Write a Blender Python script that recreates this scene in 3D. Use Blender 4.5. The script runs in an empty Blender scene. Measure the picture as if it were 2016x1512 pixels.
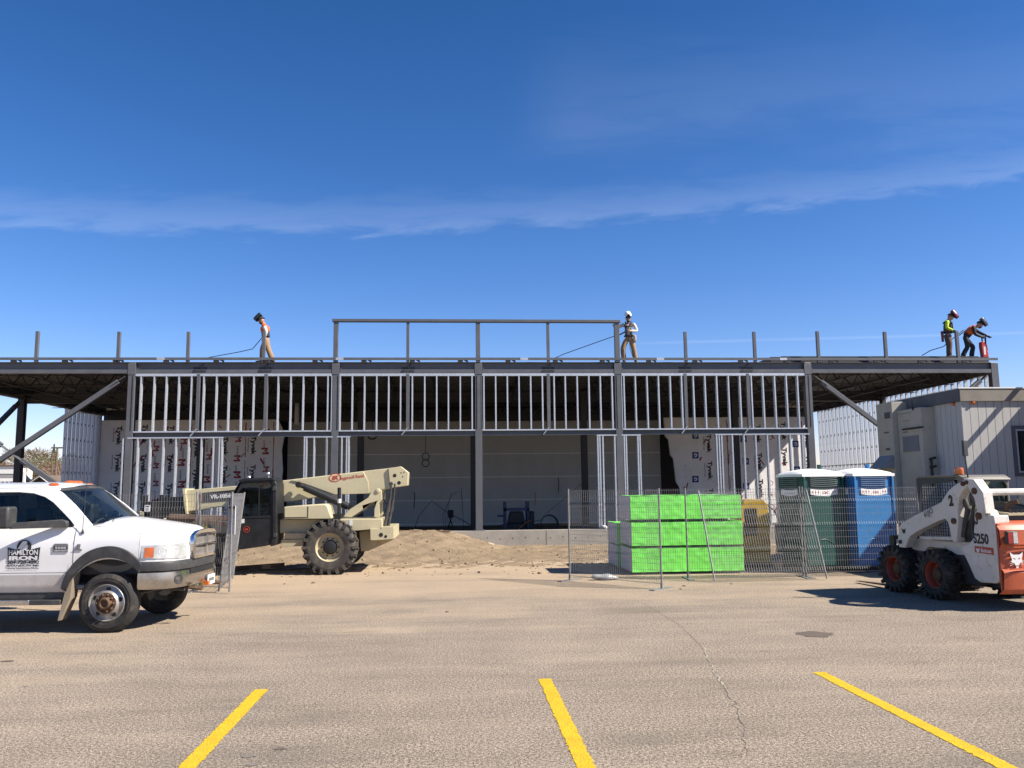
import bpy, bmesh, math, random
from math import sin, cos, pi, radians as rad, sqrt, atan2
from mathutils import Vector as V, Matrix
from mathutils.geometry import tessellate_polygon
SC = bpy.context.scene
COL = SC.collection
random.seed(11)
# ------------------------------------------------------------------ camera
FPX, CX, CY, EYE = 1631.0, 1008.0, 756.0, 2.0
cd = bpy.data.cameras.new('camera'); cam = bpy.data.objects.new('camera', cd); COL.objects.link(cam)
cd.sensor_fit = 'HORIZONTAL'; cd.sensor_width = 36.0; cd.lens = 36.0 * FPX / 2016.0
cd.clip_start = 0.1; cd.clip_end = 6000.0
CR = Matrix.Rotation(rad(-4.03), 3, 'Z') @ Matrix.Rotation(rad(97.10), 3, 'X') @ Matrix.Rotation(rad(-0.6), 3, 'Z')
cam.matrix_world = Matrix.Translation((0, 0, EYE)) @ CR.to_4x4()
SC.camera = cam
# ------------------------------------------------------------------ sun, sky, exposure
SUN = V((1.0, -0.38, 1.0)).normalized()
sd = bpy.data.lights.new('sun', 'SUN'); sun = bpy.data.objects.new('sun', sd); COL.objects.link(sun)
sd.energy = 5.0; sd.angle = rad(0.53); sd.color = (1.0, 0.92, 0.80)
sun.location = (40, -20, 60); sun.rotation_euler = SUN.to_track_quat('Z', 'Y').to_euler()
SC.view_settings.view_transform = 'Standard'; SC.view_settings.look = 'None'
SC.view_settings.exposure = 1.05; SC.view_settings.gamma = 1.0
W = bpy.data.worlds.new('World'); SC.world = W; W.use_nodes = True
wn, wl = W.node_tree.nodes, W.node_tree.links
wn.clear()
wo = wn.new('ShaderNodeOutputWorld'); bg = wn.new('ShaderNodeBackground'); bg.inputs['Strength'].default_value = 0.054
sky = wn.new('ShaderNodeTexSky'); sky.sky_type = 'NISHITA'; sky.sun_disc = False
sky.sun_elevation = math.asin(SUN.z); sky.sun_rotation = atan2(SUN.x, SUN.y)
sky.altitude = 600; sky.air_density = 1.0; sky.dust_density = 0.35; sky.ozone_density = 2.6
def wmath(op, a, b=None, c=None):
    n = wn.new('ShaderNodeMath'); n.operation = op
    for i, x in enumerate((a, b, c)):
        if x is None: continue
        if isinstance(x, (int, float)): n.inputs[i].default_value = x
        else: wl.new(x, n.inputs[i])
    return n.outputs[0]
tcw = wn.new('ShaderNodeTexCoord'); sx = wn.new('ShaderNodeSeparateXYZ'); wl.new(tcw.outputs['Generated'], sx.inputs[0])
yy = wmath('MAXIMUM', sx.outputs['Y'], 0.05)
uu = wmath('DIVIDE', sx.outputs['X'], yy); vv = wmath('DIVIDE', sx.outputs['Z'], yy)
def streak(c0, c1, c2, width, low, high, nscale, thr, amount, u0=None):
    "a thin band of cirrus along v = c0 + c1 u + c2 u^2 in the sky"
    cen = wmath('ADD', wmath('ADD', c0, wmath('MULTIPLY', uu, c1)), wmath('MULTIPLY', wmath('MULTIPLY', uu, uu), c2))
    d = wmath('SUBTRACT', vv, cen)
    comb = wn.new('ShaderNodeCombineXYZ')
    wl.new(wmath('MULTIPLY', wmath('ADD', uu, wmath('MULTIPLY', vv, -1.2)), nscale), comb.inputs[0])
    wl.new(wmath('MULTIPLY', vv, nscale * 4.5), comb.inputs[1])
    nz = wn.new('ShaderNodeTexNoise'); nz.inputs['Scale'].default_value = 1.0; nz.inputs['Detail'].default_value = 9; nz.inputs['Distortion'].default_value = 0.35; nz.inputs['Roughness'].default_value = 0.62
    wl.new(comb.outputs[0], nz.inputs['Vector'])
    dn = wmath('ADD', d, wmath('MULTIPLY', wmath('SUBTRACT', nz.outputs[0], 0.5), width * 1.5))
    mr = wn.new('ShaderNodeMapRange'); mr.interpolation_type = 'SMOOTHSTEP'
    wl.new(dn, mr.inputs['Value']); mr.inputs['From Min'].default_value = -low; mr.inputs['From Max'].default_value = 0.0
    mh = wn.new('ShaderNodeMapRange'); mh.interpolation_type = 'SMOOTHSTEP'
    wl.new(dn, mh.inputs['Value']); mh.inputs['From Min'].default_value = high; mh.inputs['From Max'].default_value = 0.0
    fr = wn.new('ShaderNodeMapRange'); wl.new(sx.outputs['Y'], fr.inputs['Value']); fr.inputs['From Min'].default_value = 0.1; fr.inputs['From Max'].default_value = 0.4
    nn = wn.new('ShaderNodeMapRange'); wl.new(nz.outputs[0], nn.inputs['Value']); nn.inputs['From Min'].default_value = thr; nn.inputs['From Max'].default_value = 0.75
    nn.inputs['To Min'].default_value = 0.45
    if u0 is not None:
        ur = wn.new('ShaderNodeMapRange'); ur.interpolation_type = 'SMOOTHSTEP'; wl.new(uu, ur.inputs['Value']); ur.inputs['From Min'].default_value = u0; ur.inputs['From Max'].default_value = u0 + .12; amount = wmath('MULTIPLY', ur.outputs[0], amount)
    return wmath('MULTIPLY', wmath('MULTIPLY', wmath('MULTIPLY', mr.outputs[0], mh.outputs[0]), wmath('MULTIPLY', fr.outputs[0], nn.outputs[0])), amount)
def vuv(px, py):
    d = CR @ V(((px - CX) / FPX, -(py - CY) / FPX, -1.0)); return d.x / d.y, d.z / d.y
def quad3(pts):
    (x0, y0), (x1, y1), (x2, y2) = [vuv(*p) for p in pts]
    a = ((y2 - y0) / (x2 - x0) - (y1 - y0) / (x1 - x0)) / (x2 - x1)
    b = (y1 - y0) / (x1 - x0) - a * (x0 + x1); return y0 - b * x0 - a * x0 * x0, b, a
q1 = quad3([(0, 425), (700, 440), (2016, 330)])
s1 = streak(*q1, 0.042, 0.020, 0.046, 11.0, 0.36, 0.16)
q2 = quad3([(0, 330), (1000, 230), (2016, 180)])
s2 = streak(*q2, 0.12, 0.10, 0.13, 4.0, 0.38, 0.07, 0.05)
q3 = quad3([(1250, 676), (1600, 667), (2016, 655)])
s3 = streak(*q3, 0.0016, 0.003, 0.003, 9.0, 0.25, 0.16, 0.18)
tot = wmath('MINIMUM', wmath('ADD', wmath('ADD', s1, s2), s3), 0.6)
hs = wn.new('ShaderNodeHueSaturation'); hs.inputs['Saturation'].default_value = 1.33; hs.inputs['Value'].default_value = 1.0
wl.new(sky.outputs[0], hs.inputs['Color'])
mx = wn.new('ShaderNodeMixRGB'); mx.inputs[2].default_value = (7.0, 8.0, 10.6, 1)
tn = wn.new('ShaderNodeMixRGB'); tn.blend_type = 'MULTIPLY'; tn.inputs[0].default_value = 1.0; wl.new(hs.outputs[0], tn.inputs[1])
gz = wn.new('ShaderNodeMapRange'); wl.new(sx.outputs['Z'], gz.inputs['Value']); gz.inputs['From Min'].default_value = 0.12; gz.inputs['From Max'].default_value = 0.55; gz.inputs['To Min'].default_value = 1.52; gz.inputs['To Max'].default_value = 1.18
gc = wn.new('ShaderNodeCombineXYZ'); wl.new(gz.outputs[0], gc.inputs[0]); wl.new(wmath('MULTIPLY', gz.outputs[0], 0.85), gc.inputs[1]); wl.new(gz.outputs[0], gc.inputs[2]); wl.new(gc.outputs[0], tn.inputs[2])
wl.new(tot, mx.inputs[0]); wl.new(tn.outputs[0], mx.inputs[1])
wl.new(mx.outputs[0], bg.inputs['Color']); wl.new(bg.outputs[0], wo.inputs[0])
# ------------------------------------------------------------------ photo measuring helpers
OCAM = V((0, 0, EYE))
def ray(px, py): return CR @ V(((px - CX) / FPX, -(py - CY) / FPX, -1.0))
def onY(px, py, Y): d = ray(px, py); return OCAM + d * (Y / d.y)
def onX(px, py, X): d = ray(px, py); return OCAM + d * (X / d.x)
def onG(px, py, z=0.0): d = ray(px, py); return OCAM + d * ((z - EYE) / d.z)
def onP(px, py, P, ang):
    a = rad(ang); h = V((cos(a), sin(a), 0)); n = V((-sin(a), cos(a), 0)); d = ray(px, py)
    t = (V(P) - OCAM).dot(n) / d.dot(n); q = OCAM + d * t; return (q - V(P)).dot(h), q.z
# ------------------------------------------------------------------ materials
ALB = 0.77
def mat(name, c, rough=0.6, metal=0.0, var=0.12, scale=3.0, bump=0.0, bscale=40.0, dirt=None, damt=0.5, dscale=4.0, dthr=0.5, spec=0.5, coat=0.0, stretch=None, emit=0.0, alpha=None, keep=None):
    m = bpy.data.materials.new(name); m.use_nodes = True
    N, L = m.node_tree.nodes, m.node_tree.links
    if keep is None: c = [x * ALB for x in c]; dirt = tuple(x * ALB for x in dirt) if dirt else None
    p = N['Principled BSDF']; p.inputs['Roughness'].default_value = rough; p.inputs['Metallic'].default_value = metal
    p.inputs['Specular IOR Level'].default_value = spec; p.inputs['Coat Weight'].default_value = coat
    tc = N.new('ShaderNodeTexCoord'); mp = N.new('ShaderNodeMapping'); L.new(tc.outputs['Object'], mp.inputs[0])
    if stretch: mp.inputs['Scale'].default_value = stretch
    n1 = N.new('ShaderNodeTexNoise'); n1.inputs['Scale'].default_value = scale; n1.inputs['Detail'].default_value = 5; n1.inputs['Roughness'].default_value = 0.6
    L.new(mp.outputs[0], n1.inputs['Vector'])
    r = N.new('ShaderNodeValToRGB'); r.color_ramp.elements[0].position = 0.3; r.color_ramp.elements[1].position = 0.7
    r.color_ramp.elements[0].color = [max(0, x * (1 - var)) for x in c] + [1]; r.color_ramp.elements[1].color = [min(1, x * (1 + var)) for x in c] + [1]
    L.new(n1.outputs[0], r.inputs[0]); out = r.outputs[0]
    if dirt:
        n2 = N.new('ShaderNodeTexNoise'); n2.inputs['Scale'].default_value = dscale; n2.inputs['Detail'].default_value = 8; n2.inputs['Roughness'].default_value = 0.7
        L.new(tc.outputs['Object'], n2.inputs['Vector'])
        k = N.new('ShaderNodeMapRange'); k.inputs['From Min'].default_value = dthr; k.inputs['From Max'].default_value = dthr + 0.18; k.inputs['To Max'].default_value = damt
        L.new(n2.outputs[0], k.inputs['Value']); x = N.new('ShaderNodeMixRGB'); x.inputs[2].default_value = (*dirt, 1)
        L.new(k.outputs[0], x.inputs[0]); L.new(out, x.inputs[1]); out = x.outputs[0]
    L.new(out, p.inputs['Base Color'])
    if rough > 0.12:
        rr = N.new('ShaderNodeMapRange'); rr.inputs['To Min'].default_value = rough * 0.8; rr.inputs['To Max'].default_value = min(1, rough * 1.2)
        L.new(n1.outputs[0], rr.inputs['Value']); L.new(rr.outputs[0], p.inputs['Roughness'])
    if bump > 0:
        n3 = N.new('ShaderNodeTexNoise'); n3.inputs['Scale'].default_value = bscale; n3.inputs['Detail'].default_value = 4
        L.new(mp.outputs[0], n3.inputs['Vector']); b = N.new('ShaderNodeBump'); b.inputs['Strength'].default_value = bump; b.inputs['Distance'].default_value = 0.02
        L.new(n3.outputs[0], b.inputs['Height']); L.new(b.outputs[0], p.inputs['Normal'])
    if emit: p.inputs['Emission Color'].default_value = (*c, 1); p.inputs['Emission Strength'].default_value = emit
    if alpha is not None: p.inputs['Alpha'].default_value = alpha
    return m
def glass(name, tint, mixf, rough=0.03):
    m = bpy.data.materials.new(name); m.use_nodes = True; N, L = m.node_tree.nodes, m.node_tree.links
    N.remove(N['Principled BSDF']); o = N['Material Output']
    t = N.new('ShaderNodeBsdfTransparent'); t.inputs[0].default_value = (*tint, 1)
    g = N.new('ShaderNodeBsdfGlossy'); g.inputs['Roughness'].default_value = rough
    f = N.new('ShaderNodeFresnel'); f.inputs[0].default_value = 1.5
    a = N.new('ShaderNodeMath'); a.operation = 'ADD'; a.inputs[1].default_value = mixf; L.new(f.outputs[0], a.inputs[0])
    x = N.new('ShaderNodeMixShader'); L.new(a.outputs[0], x.inputs[0]); L.new(t.outputs[0], x.inputs[1]); L.new(g.outputs[0], x.inputs[2]); L.new(x.outputs[0], o.inputs[0])
    return m
DUST = (0.36, 0.27, 0.18)
M = dict(
    steel=mat('painted_grey_steel', (0.115, 0.121, 0.138), 0.5, 0.0, 0.14, 2.0, dirt=(0.20, 0.185, 0.17), damt=0.4, dscale=3, dthr=0.55),
    galv=mat('galvanised_steel', (0.66, 0.70, 0.76), 0.40, 0.45, 0.14, 14.0, dirt=(0.42, 0.44, 0.46), damt=0.4, dscale=9),
    hole=mat('dark_hole', (0.012, 0.012, 0.014), 0.8, var=0.3),
    deck=mat('roof_decking', (0.115, 0.108, 0.10), 0.55, 0.3, 0.12, 2.0),
    joist=mat('joist_primer', (0.045, 0.043, 0.045), 0.6, 0.0, 0.2, 3.0),
    conc=mat('concrete', (0.40, 0.37, 0.325), 0.9, 0, 0.12, 2.5, bump=0.25, bscale=30, dirt=(0.27, 0.24, 0.20), damt=0.45, dscale=1.6),
    wallc=mat('precast_wall', (0.62, 0.615, 0.60), 0.85, 0, 0.08, 1.2, bump=0.1, bscale=18, dirt=(0.50, 0.50, 0.49), damt=0.4, dscale=2.0, stretch=(1, 1, 0.25)),
    joint=mat('joint_sealant', (1.0, 1.0, 1.0), 0.7, var=0.15, scale=8),
    tyvek=mat('house_wrap', (0.88, 0.86, 0.87), 0.6, 0, 0.06, 1.5, bump=0.5, bscale=3.0, keep=1),
    ink=mat('black_print', (0.025, 0.026, 0.032), 0.6, var=0.2),
    red=mat('red_print', (0.42, 0.025, 0.035), 0.55, var=0.2),
    blue=mat('blue_print', (0.02, 0.07, 0.30), 0.55, var=0.2),
    cabgrey=mat('faded_grey_paint', (0.19, 0.18, 0.155), 0.55, 0, 0.12, 3, dirt=(0.16, 0.13, 0.10), damt=0.5, dscale=4),
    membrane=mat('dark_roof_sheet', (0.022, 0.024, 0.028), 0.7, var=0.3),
    rubber=mat('tyre_rubber', (0.026, 0.025, 0.024), 0.85, 0, 0.3, 6, bump=0.3, bscale=60, dirt=(0.16, 0.13, 0.10), damt=0.55, dscale=5, dthr=0.5),
    rubberd=mat('dusty_tyre_rubber', (0.05, 0.046, 0.042), 0.9, 0, 0.3, 6, bump=0.3, bscale=40, dirt=(0.20, 0.165, 0.125), damt=0.5, dscale=4, dthr=0.46),
    truck=mat('white_truck_paint', (0.95, 0.95, 0.94), 0.22, 0, 0.02, 2.0, coat=0.7, dirt=(0.55, 0.50, 0.44), damt=0.25, dscale=2.2, dthr=0.56),
    truckd=mat('dusty_white_paint', (0.72, 0.70, 0.67), 0.35, 0, 0.05, 2.0, coat=0.3, dirt=DUST, damt=0.4, dscale=2.0, dthr=0.5),
    trim=mat('black_plastic_trim', (0.045, 0.046, 0.048), 0.55, 0, 0.2, 8, dirt=(0.14, 0.125, 0.11), damt=0.4, dscale=5),
    bplate=mat('black_paint', (0.017, 0.018, 0.021), 0.5, 0, 0.3, 5, spec=0.35, dirt=(0.07, 0.06, 0.05), damt=0.4, dscale=4, dthr=0.56),
    chrome=mat('chrome', (0.72, 0.72, 0.73), 0.09, 1.0, 0.04, 3, keep=1),
    chromed=mat('dull_chrome', (0.72, 0.70, 0.675), 0.24, 1.0, 0.08, 3, dirt=(0.40, 0.34, 0.28), damt=0.45, dscale=4),
    grille=mat('grille_mesh', (0.17, 0.155, 0.14), 0.7, 0.0, 0.3, 30, bump=0.4, bscale=90),
    lamp=mat('clear_lamp_lens', (0.62, 0.63, 0.64), 0.12, 0.3, 0.25, 9, coat=1.0, bump=0.15, bscale=24),
    lampring=mat('pale_reflector', (0.80, 0.80, 0.80), 0.35, 0.35, 0.2, 20),
    amber=mat('amber_lens', (0.62, 0.13, 0.012), 0.22, 0, 0.2, 10, coat=0.8),
    redlens=mat('red_lens', (0.32, 0.012, 0.02), 0.2, 0, 0.15, 10, coat=0.8),
    rust=mat('rusty_hub', (0.13, 0.075, 0.045), 0.8, 0.3, 0.4, 20),
    wheelsteel=mat('dirty_wheel_steel', (0.50, 0.49, 0.47), 0.4, 0.6, 0.12, 5, dirt=(0.22, 0.17, 0.125), damt=0.6, dscale=6, dthr=0.47),
    glassdk=glass('dark_window_glass', (0.58, 0.63, 0.61), 0.0),
    glassws=glass('windscreen_glass', (0.86, 0.95, 0.93), 0.06),
    interior=mat('cab_interior', (0.22, 0.225, 0.23), 0.75, var=0.3),
    cream=mat('cream_machine_paint', (0.60, 0.535, 0.345), 0.42, 0, 0.05, 2.0, coat=0.15, dirt=(0.44, 0.36, 0.24), damt=0.4, dscale=2.5, dthr=0.55),
    creamd=mat('dusty_cream_paint', (0.50, 0.43, 0.28), 0.55, 0, 0.1, 3.0, dirt=(0.26, 0.20, 0.13), damt=0.5, dscale=3, dthr=0.48),
    logored=mat('red_decal', (0.50, 0.06, 0.03), 0.5, var=0.1),
    white=mat('white_decal', (0.80, 0.80, 0.80), 0.5, var=0.04),
    grey=mat('grey_badge', (0.28, 0.28, 0.29), 0.35, 0.5, 0.1, 9),
    bwhite=mat('worn_white_paint', (0.74, 0.70, 0.64), 0.45, 0, 0.08, 3, dirt=(0.22, 0.15, 0.10), damt=0.8, dscale=6.5, dthr=0.565),
    borange=mat('faded_orange_paint', (0.52, 0.105, 0.04), 0.5, 0, 0.12, 2, dirt=(0.25, 0.10, 0.06), damt=0.5, dscale=3, dthr=0.55),
    brim=mat('red_rim_paint', (0.36, 0.05, 0.022), 0.6, 0, 0.2, 4, dirt=(0.10, 0.06, 0.04), damt=0.6, dscale=5),
    green=mat('green_plastic_wrap', (0.24, 0.96, 0.12), 0.42, 0, 0.07, 3, bump=0.25, bscale=5, coat=0.2),
    foam=mat('white_foam_ends', (0.60, 0.60, 0.63), 0.85, 0, 0.04, 5, bump=0.1, bscale=60),
    wood=mat('pale_lumber', (0.46, 0.33, 0.19), 0.85, 0, 0.2, 6, stretch=(1, 8, 8)),
    woodd=mat('weathered_lumber', (0.17, 0.11, 0.075), 0.9, 0, 0.3, 6),
    tgreen=mat('dark_green_plastic', (0.007, 0.068, 0.056), 0.45, 0, 0.1, 2, dirt=(0.06, 0.12, 0.10), damt=0.3, dscale=3),
    tblue=mat('blue_plastic', (0.022, 0.185, 0.47), 0.45, 0, 0.08, 2, dirt=(0.06, 0.20, 0.44), damt=0.3, dscale=3),
    twhite=mat('white_plastic', (0.95, 0.95, 0.93), 0.5, 0, 0.03, 2),
    yellow=mat('yellow_machine_paint', (0.62, 0.38, 0.012), 0.5, 0, 0.12, 3, dirt=(0.28, 0.18, 0.04), damt=0.5, dscale=4),
    fence=mat('galvanised_fence', (0.27, 0.27, 0.275), 0.5, 0.2, 0.2, 8, dirt=(0.30, 0.26, 0.22), damt=0.4, dscale=5),
    siding=mat('grey_siding', (0.52, 0.515, 0.50), 0.8, 0, 0.05, 3, bump=0.2, bscale=16, stretch=(1, 1, 0.2)),
    groove=mat('siding_groove', (0.10, 0.10, 0.105), 0.8, var=0.2),
    fascia=mat('weathered_fascia', (0.27, 0.25, 0.215), 0.8, 0, 0.15, 2.5, dirt=(0.20, 0.15, 0.09), damt=0.4, dscale=2),
    fasciad=mat('dark_grey_trim', (0.115, 0.12, 0.135), 0.7, var=0.15),
    hvac=mat('beige_cabinet', (0.46, 0.44, 0.375), 0.55, 0, 0.06, 2, dirt=(0.30, 0.27, 0.22), damt=0.35, dscale=2.5),
    skin=mat('skin', (0.42, 0.22, 0.145), 0.55, 0, 0.08, 12),
    tan=mat('tan_trousers', (0.36, 0.225, 0.115), 0.85, 0, 0.2, 14),
    brown=mat('brown_trousers', (0.125, 0.085, 0.06), 0.85, 0, 0.25, 14),
    black=mat('black_cloth', (0.022, 0.024, 0.030), 0.85, 0, 0.3, 14),
    wshirt=mat('white_shirt', (0.70, 0.67, 0.67), 0.85, 0, 0.08, 10),
    gshirt=mat('grey_shirt', (0.46, 0.44, 0.45), 0.85, 0, 0.1, 10),
    orange=mat('orange_cloth', (0.78, 0.13, 0.02), 0.75, 0, 0.12, 10),
    hiviz=mat('lime_cloth', (0.55, 0.78, 0.03), 0.75, 0, 0.12, 10),
    dkred=mat('dark_red_plastic', (0.15, 0.014, 0.025), 0.35, 0, 0.2, 10),
    toolred=mat('red_tool_paint', (0.55, 0.035, 0.03), 0.4, 0, 0.15, 10),
    gloves=mat('pale_leather', (0.52, 0.42, 0.30), 0.85, 0, 0.15, 14),
    dkglove=mat('dark_leather', (0.06, 0.055, 0.045), 0.85, 0, 0.2, 14),
    rope=mat('dark_rope', (0.035, 0.037, 0.05), 0.8, 0, 0.2, 14),
    bluepaint=mat('blue_frame_paint', (0.018, 0.03, 0.10), 0.5, 0, 0.2, 5),
    line=None, poly=mat('clear_poly_bag', (0.40, 0.41, 0.41), 0.25, 0, 0.15, 9, bump=0.6, bscale=14, coat=0.5),
    stone=mat('pale_stone', (0.50, 0.44, 0.34), 0.9, 0, 0.2, 6, bump=0.4, bscale=12),
    bark=mat('grey_bark', (0.16, 0.125, 0.095), 0.9, 0, 0.3, 2),
    twig=mat('brown_twigs', (0.20, 0.145, 0.085), 0.9, 0, 0.35, 0.5),
    twigr=mat('reddish_twigs', (0.22, 0.13, 0.095), 0.9, 0, 0.35, 0.5),
    twigg=mat('olive_twigs', (0.15, 0.135, 0.06), 0.9, 0, 0.35, 0.5),
    conifer=mat('conifer_green', (0.028, 0.05, 0.026), 0.9, 0, 0.35, 0.6),
    weed=mat('dry_weed', (0.30, 0.26, 0.04), 0.8, 0, 0.3, 6),
    hill=mat('dry_grass_hill', (0.23, 0.175, 0.095), 0.95, 0, 0.3, 0.08, dirt=(0.10, 0.10, 0.04), damt=0.7, dscale=0.05),
    roofb=mat('brown_shingles', (0.15, 0.105, 0.08), 0.9, 0, 0.2, 2),
    blocker=mat('shadow_block_paint', (0.20, 0.22, 0.25), 0.6, 0, 0.1, 2),
)
# ------------------------------------------------------------------ mesh builder
class MB:
    def __init__(s): s.v = []; s.f = []; s.mi = []; s.m = 0
    def add(s, vs, fs):
        o = len(s.v); s.v += [tuple(p) for p in vs]; s.f += [tuple(i + o for i in f) for f in fs]; s.mi += [s.m] * len(fs); return s
    def poly(s, pts): return s.add(pts, [tuple(range(len(pts)))])
    def box(s, lo, hi):
        x0, y0, z0 = lo; x1, y1, z1 = hi
        return s.add([(x0, y0, z0), (x1, y0, z0), (x1, y1, z0), (x0, y1, z0), (x0, y0, z1), (x1, y0, z1), (x1, y1, z1), (x0, y1, z1)],
                     [(0, 3, 2, 1), (4, 5, 6, 7), (0, 1, 5, 4), (1, 2, 6, 5), (2, 3, 7, 6), (3, 0, 4, 7)])
    def bar(s, p, q, w, h, up=(0, 0, 1)):
        p = V(p); q = V(q); d = (q - p).normalized(); u = V(up)
        if abs(d.dot(u)) > 0.98: u = V((0, 1, 0))
        r = d.cross(u).normalized(); u = r.cross(d)
        vs = [b + r * (a * w / 2) + u * (c * h / 2) for b in (p, q) for a, c in ((-1, -1), (1, -1), (1, 1), (-1, 1))]
        return s.add(vs, [(3, 2, 1, 0), (4, 5, 6, 7), (0, 1, 5, 4), (1, 2, 6, 5), (2, 3, 7, 6), (3, 0, 4, 7)])
    def tube(s, pts, r, n=8, cap=True):
        pts = [V(p) for p in pts]; rs = r if isinstance(r, (list, tuple)) else [r] * len(pts)
        o = len(s.v); prev = None; fs = []
        for i, p in enumerate(pts):
            d = (pts[min(i + 1, len(pts) - 1)] - pts[max(i - 1, 0)]).normalized()
            if prev is None: u = V((0, 0, 1)) if abs(d.z) < 0.9 else V((1, 0, 0)); a = d.cross(u).normalized()
            else: a = (prev - d * prev.dot(d)).normalized()
            prev = a; b = d.cross(a)
            for k in range(n): s.v.append(tuple(p + (a * cos(2 * pi * k / n) + b * sin(2 * pi * k / n)) * rs[i]))
        for i in range(len(pts) - 1):
            for k in range(n):
                fs.append((o + i * n + k, o + i * n + (k + 1) % n, o + (i + 1) * n + (k + 1) % n, o + (i + 1) * n + k))
        if cap: fs.append(tuple(o + k for k in reversed(range(n)))); fs.append(tuple(o + (len(pts) - 1) * n + k for k in range(n)))
        s.f += fs; s.mi += [s.m] * len(fs); return s
    def lathe(s, c, axis, prof, n=32, a0=0.0, a1=2 * pi):
        c = V(c); ax = V(axis).normalized(); u = V((0, 0, 1)) if abs(ax.z) < 0.9 else V((1, 0, 0)); a = ax.cross(u).normalized(); b = ax.cross(a)
        full = abs(a1 - a0 - 2 * pi) < 1e-6; m = n if full else n + 1; o = len(s.v); fs = []
        for r, h in prof:
            for k in range(m):
                t = a0 + (a1 - a0) * k / n; s.v.append(tuple(c + ax * h + (a * cos(t) + b * sin(t)) * r))
        for i in range(len(prof) - 1):
            for k in range(n):
                k2 = (k + 1) % m; fs.append((o + i * m + k, o + i * m + k2, o + (i + 1) * m + k2, o + (i + 1) * m + k))
        s.f += fs; s.mi += [s.m] * len(fs); return s
    def grid(s, fn, nu, nv):
        o = len(s.v); fs = []
        for i in range(nu + 1):
            for j in range(nv + 1): s.v.append(tuple(fn(i / nu, j / nv)))
        for i in range(nu):
            for j in range(nv): a = o + i * (nv + 1) + j; fs.append((a, a + nv + 1, a + nv + 2, a + 1))
        s.f += fs; s.mi += [s.m] * len(fs); return s
    def plate(s, outer, fn, c0, c1, holes=()):
        "a flat outline (with holes) given thickness: fn(a, b, c) places outline point (a, b) at depth c"
        loops = [list(outer)] + [list(h) for h in holes]; flat = [p for l in loops for p in l]; n = len(flat)
        tri = tessellate_polygon([[V((a, b, 0)) for a, b in l] for l in loops])
        vs = [fn(a, b, c0) for a, b in flat] + [fn(a, b, c1) for a, b in flat]
        fs = [tuple(t) for t in tri] + [tuple(n + i for i in reversed(t)) for t in tri]; k = 0
        for l in loops:
            for i in range(len(l)): a, b = k + i, k + (i + 1) % len(l); fs.append((a, b, n + b, n + a))
            k += len(l)
        return s.add(vs, fs)
    def text(s, txt, o, r, u, size=None, width=None, height=None, bold=0.0, lift=0.002, shear=0.0):
        cu = bpy.data.curves.new('t', 'FONT'); cu.body = txt; cu.size = 1.0; cu.align_x = 'LEFT'; cu.offset = bold; cu.shear = shear; cu.resolution_u = 3
        ob = bpy.data.objects.new('t', cu); me = ob.to_mesh()
        vs = [v.co.copy() for v in me.vertices]; fs = [tuple(p.vertices) for p in me.polygons]
        ob.to_mesh_clear(); bpy.data.objects.remove(ob); bpy.data.curves.remove(cu)
        if not vs: return s
        x0 = min(v.x for v in vs); x1 = max(v.x for v in vs); y0 = min(v.y for v in vs); y1 = max(v.y for v in vs)
        sy = (height / (y1 - y0)) if height else (size or 1.0); sxx = (width / (x1 - x0)) if width else sy
        o = V(o); r = V(r).normalized(); u = V(u).normalized(); n = r.cross(u)
        return s.add([o + r * ((v.x - (x0 + x1) / 2) * sxx) + u * ((v.y - (y0 + y1) / 2) * sy) + n * lift for v in vs], fs)
    def build(s, name, mats, parent=None, bev=0.0, ang=35, doubles=False, recalc=True, loc=None, smooth=True):
        me = bpy.data.meshes.new(name); me.from_pydata(s.v, [], s.f)
        if not isinstance(mats, (list, tuple)): mats = [mats]
        for m in mats: me.materials.append(m)
        me.polygons.foreach_set('material_index', s.mi)
        bm = bmesh.new(); bm.from_mesh(me)
        if doubles: bmesh.ops.remove_doubles(bm, verts=bm.verts, dist=0.0005)
        if recalc: bmesh.ops.recalc_face_normals(bm, faces=bm.faces)
        bm.to_mesh(me); bm.free()
        if smooth:
            me.polygons.foreach_set('use_smooth', [True] * len(me.polygons)); me.set_sharp_from_angle(angle=rad(ang))
        o = bpy.data.objects.new(name, me); COL.objects.link(o)
        if parent: o.parent = parent
        if loc: o.location = loc
        if bev > 0:
            b = o.modifiers.new('bevel', 'BEVEL'); b.width = bev; b.segments = 2; b.limit_method = 'ANGLE'; b.angle_limit = rad(40)
        return o
def tag(o, label=None, cat=None, group=None, kind=None):
    if label: o['label'] = label
    if cat: o['category'] = cat
    if group: o['group'] = group
    if kind: o['kind'] = kind
    return o
def empty(name, loc, rz=0.0):
    o = bpy.data.objects.new(name, None); COL.objects.link(o); o.location = loc; o.rotation_euler = (0, 0, rz); o.empty_display_size = 0.2; return o
def dup(o, parent=None):
    c = o.copy(); COL.objects.link(c); c.parent = parent
    for ch in [x for x in bpy.data.objects if x.parent == o]: dup(ch, c)
    return c
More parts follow.
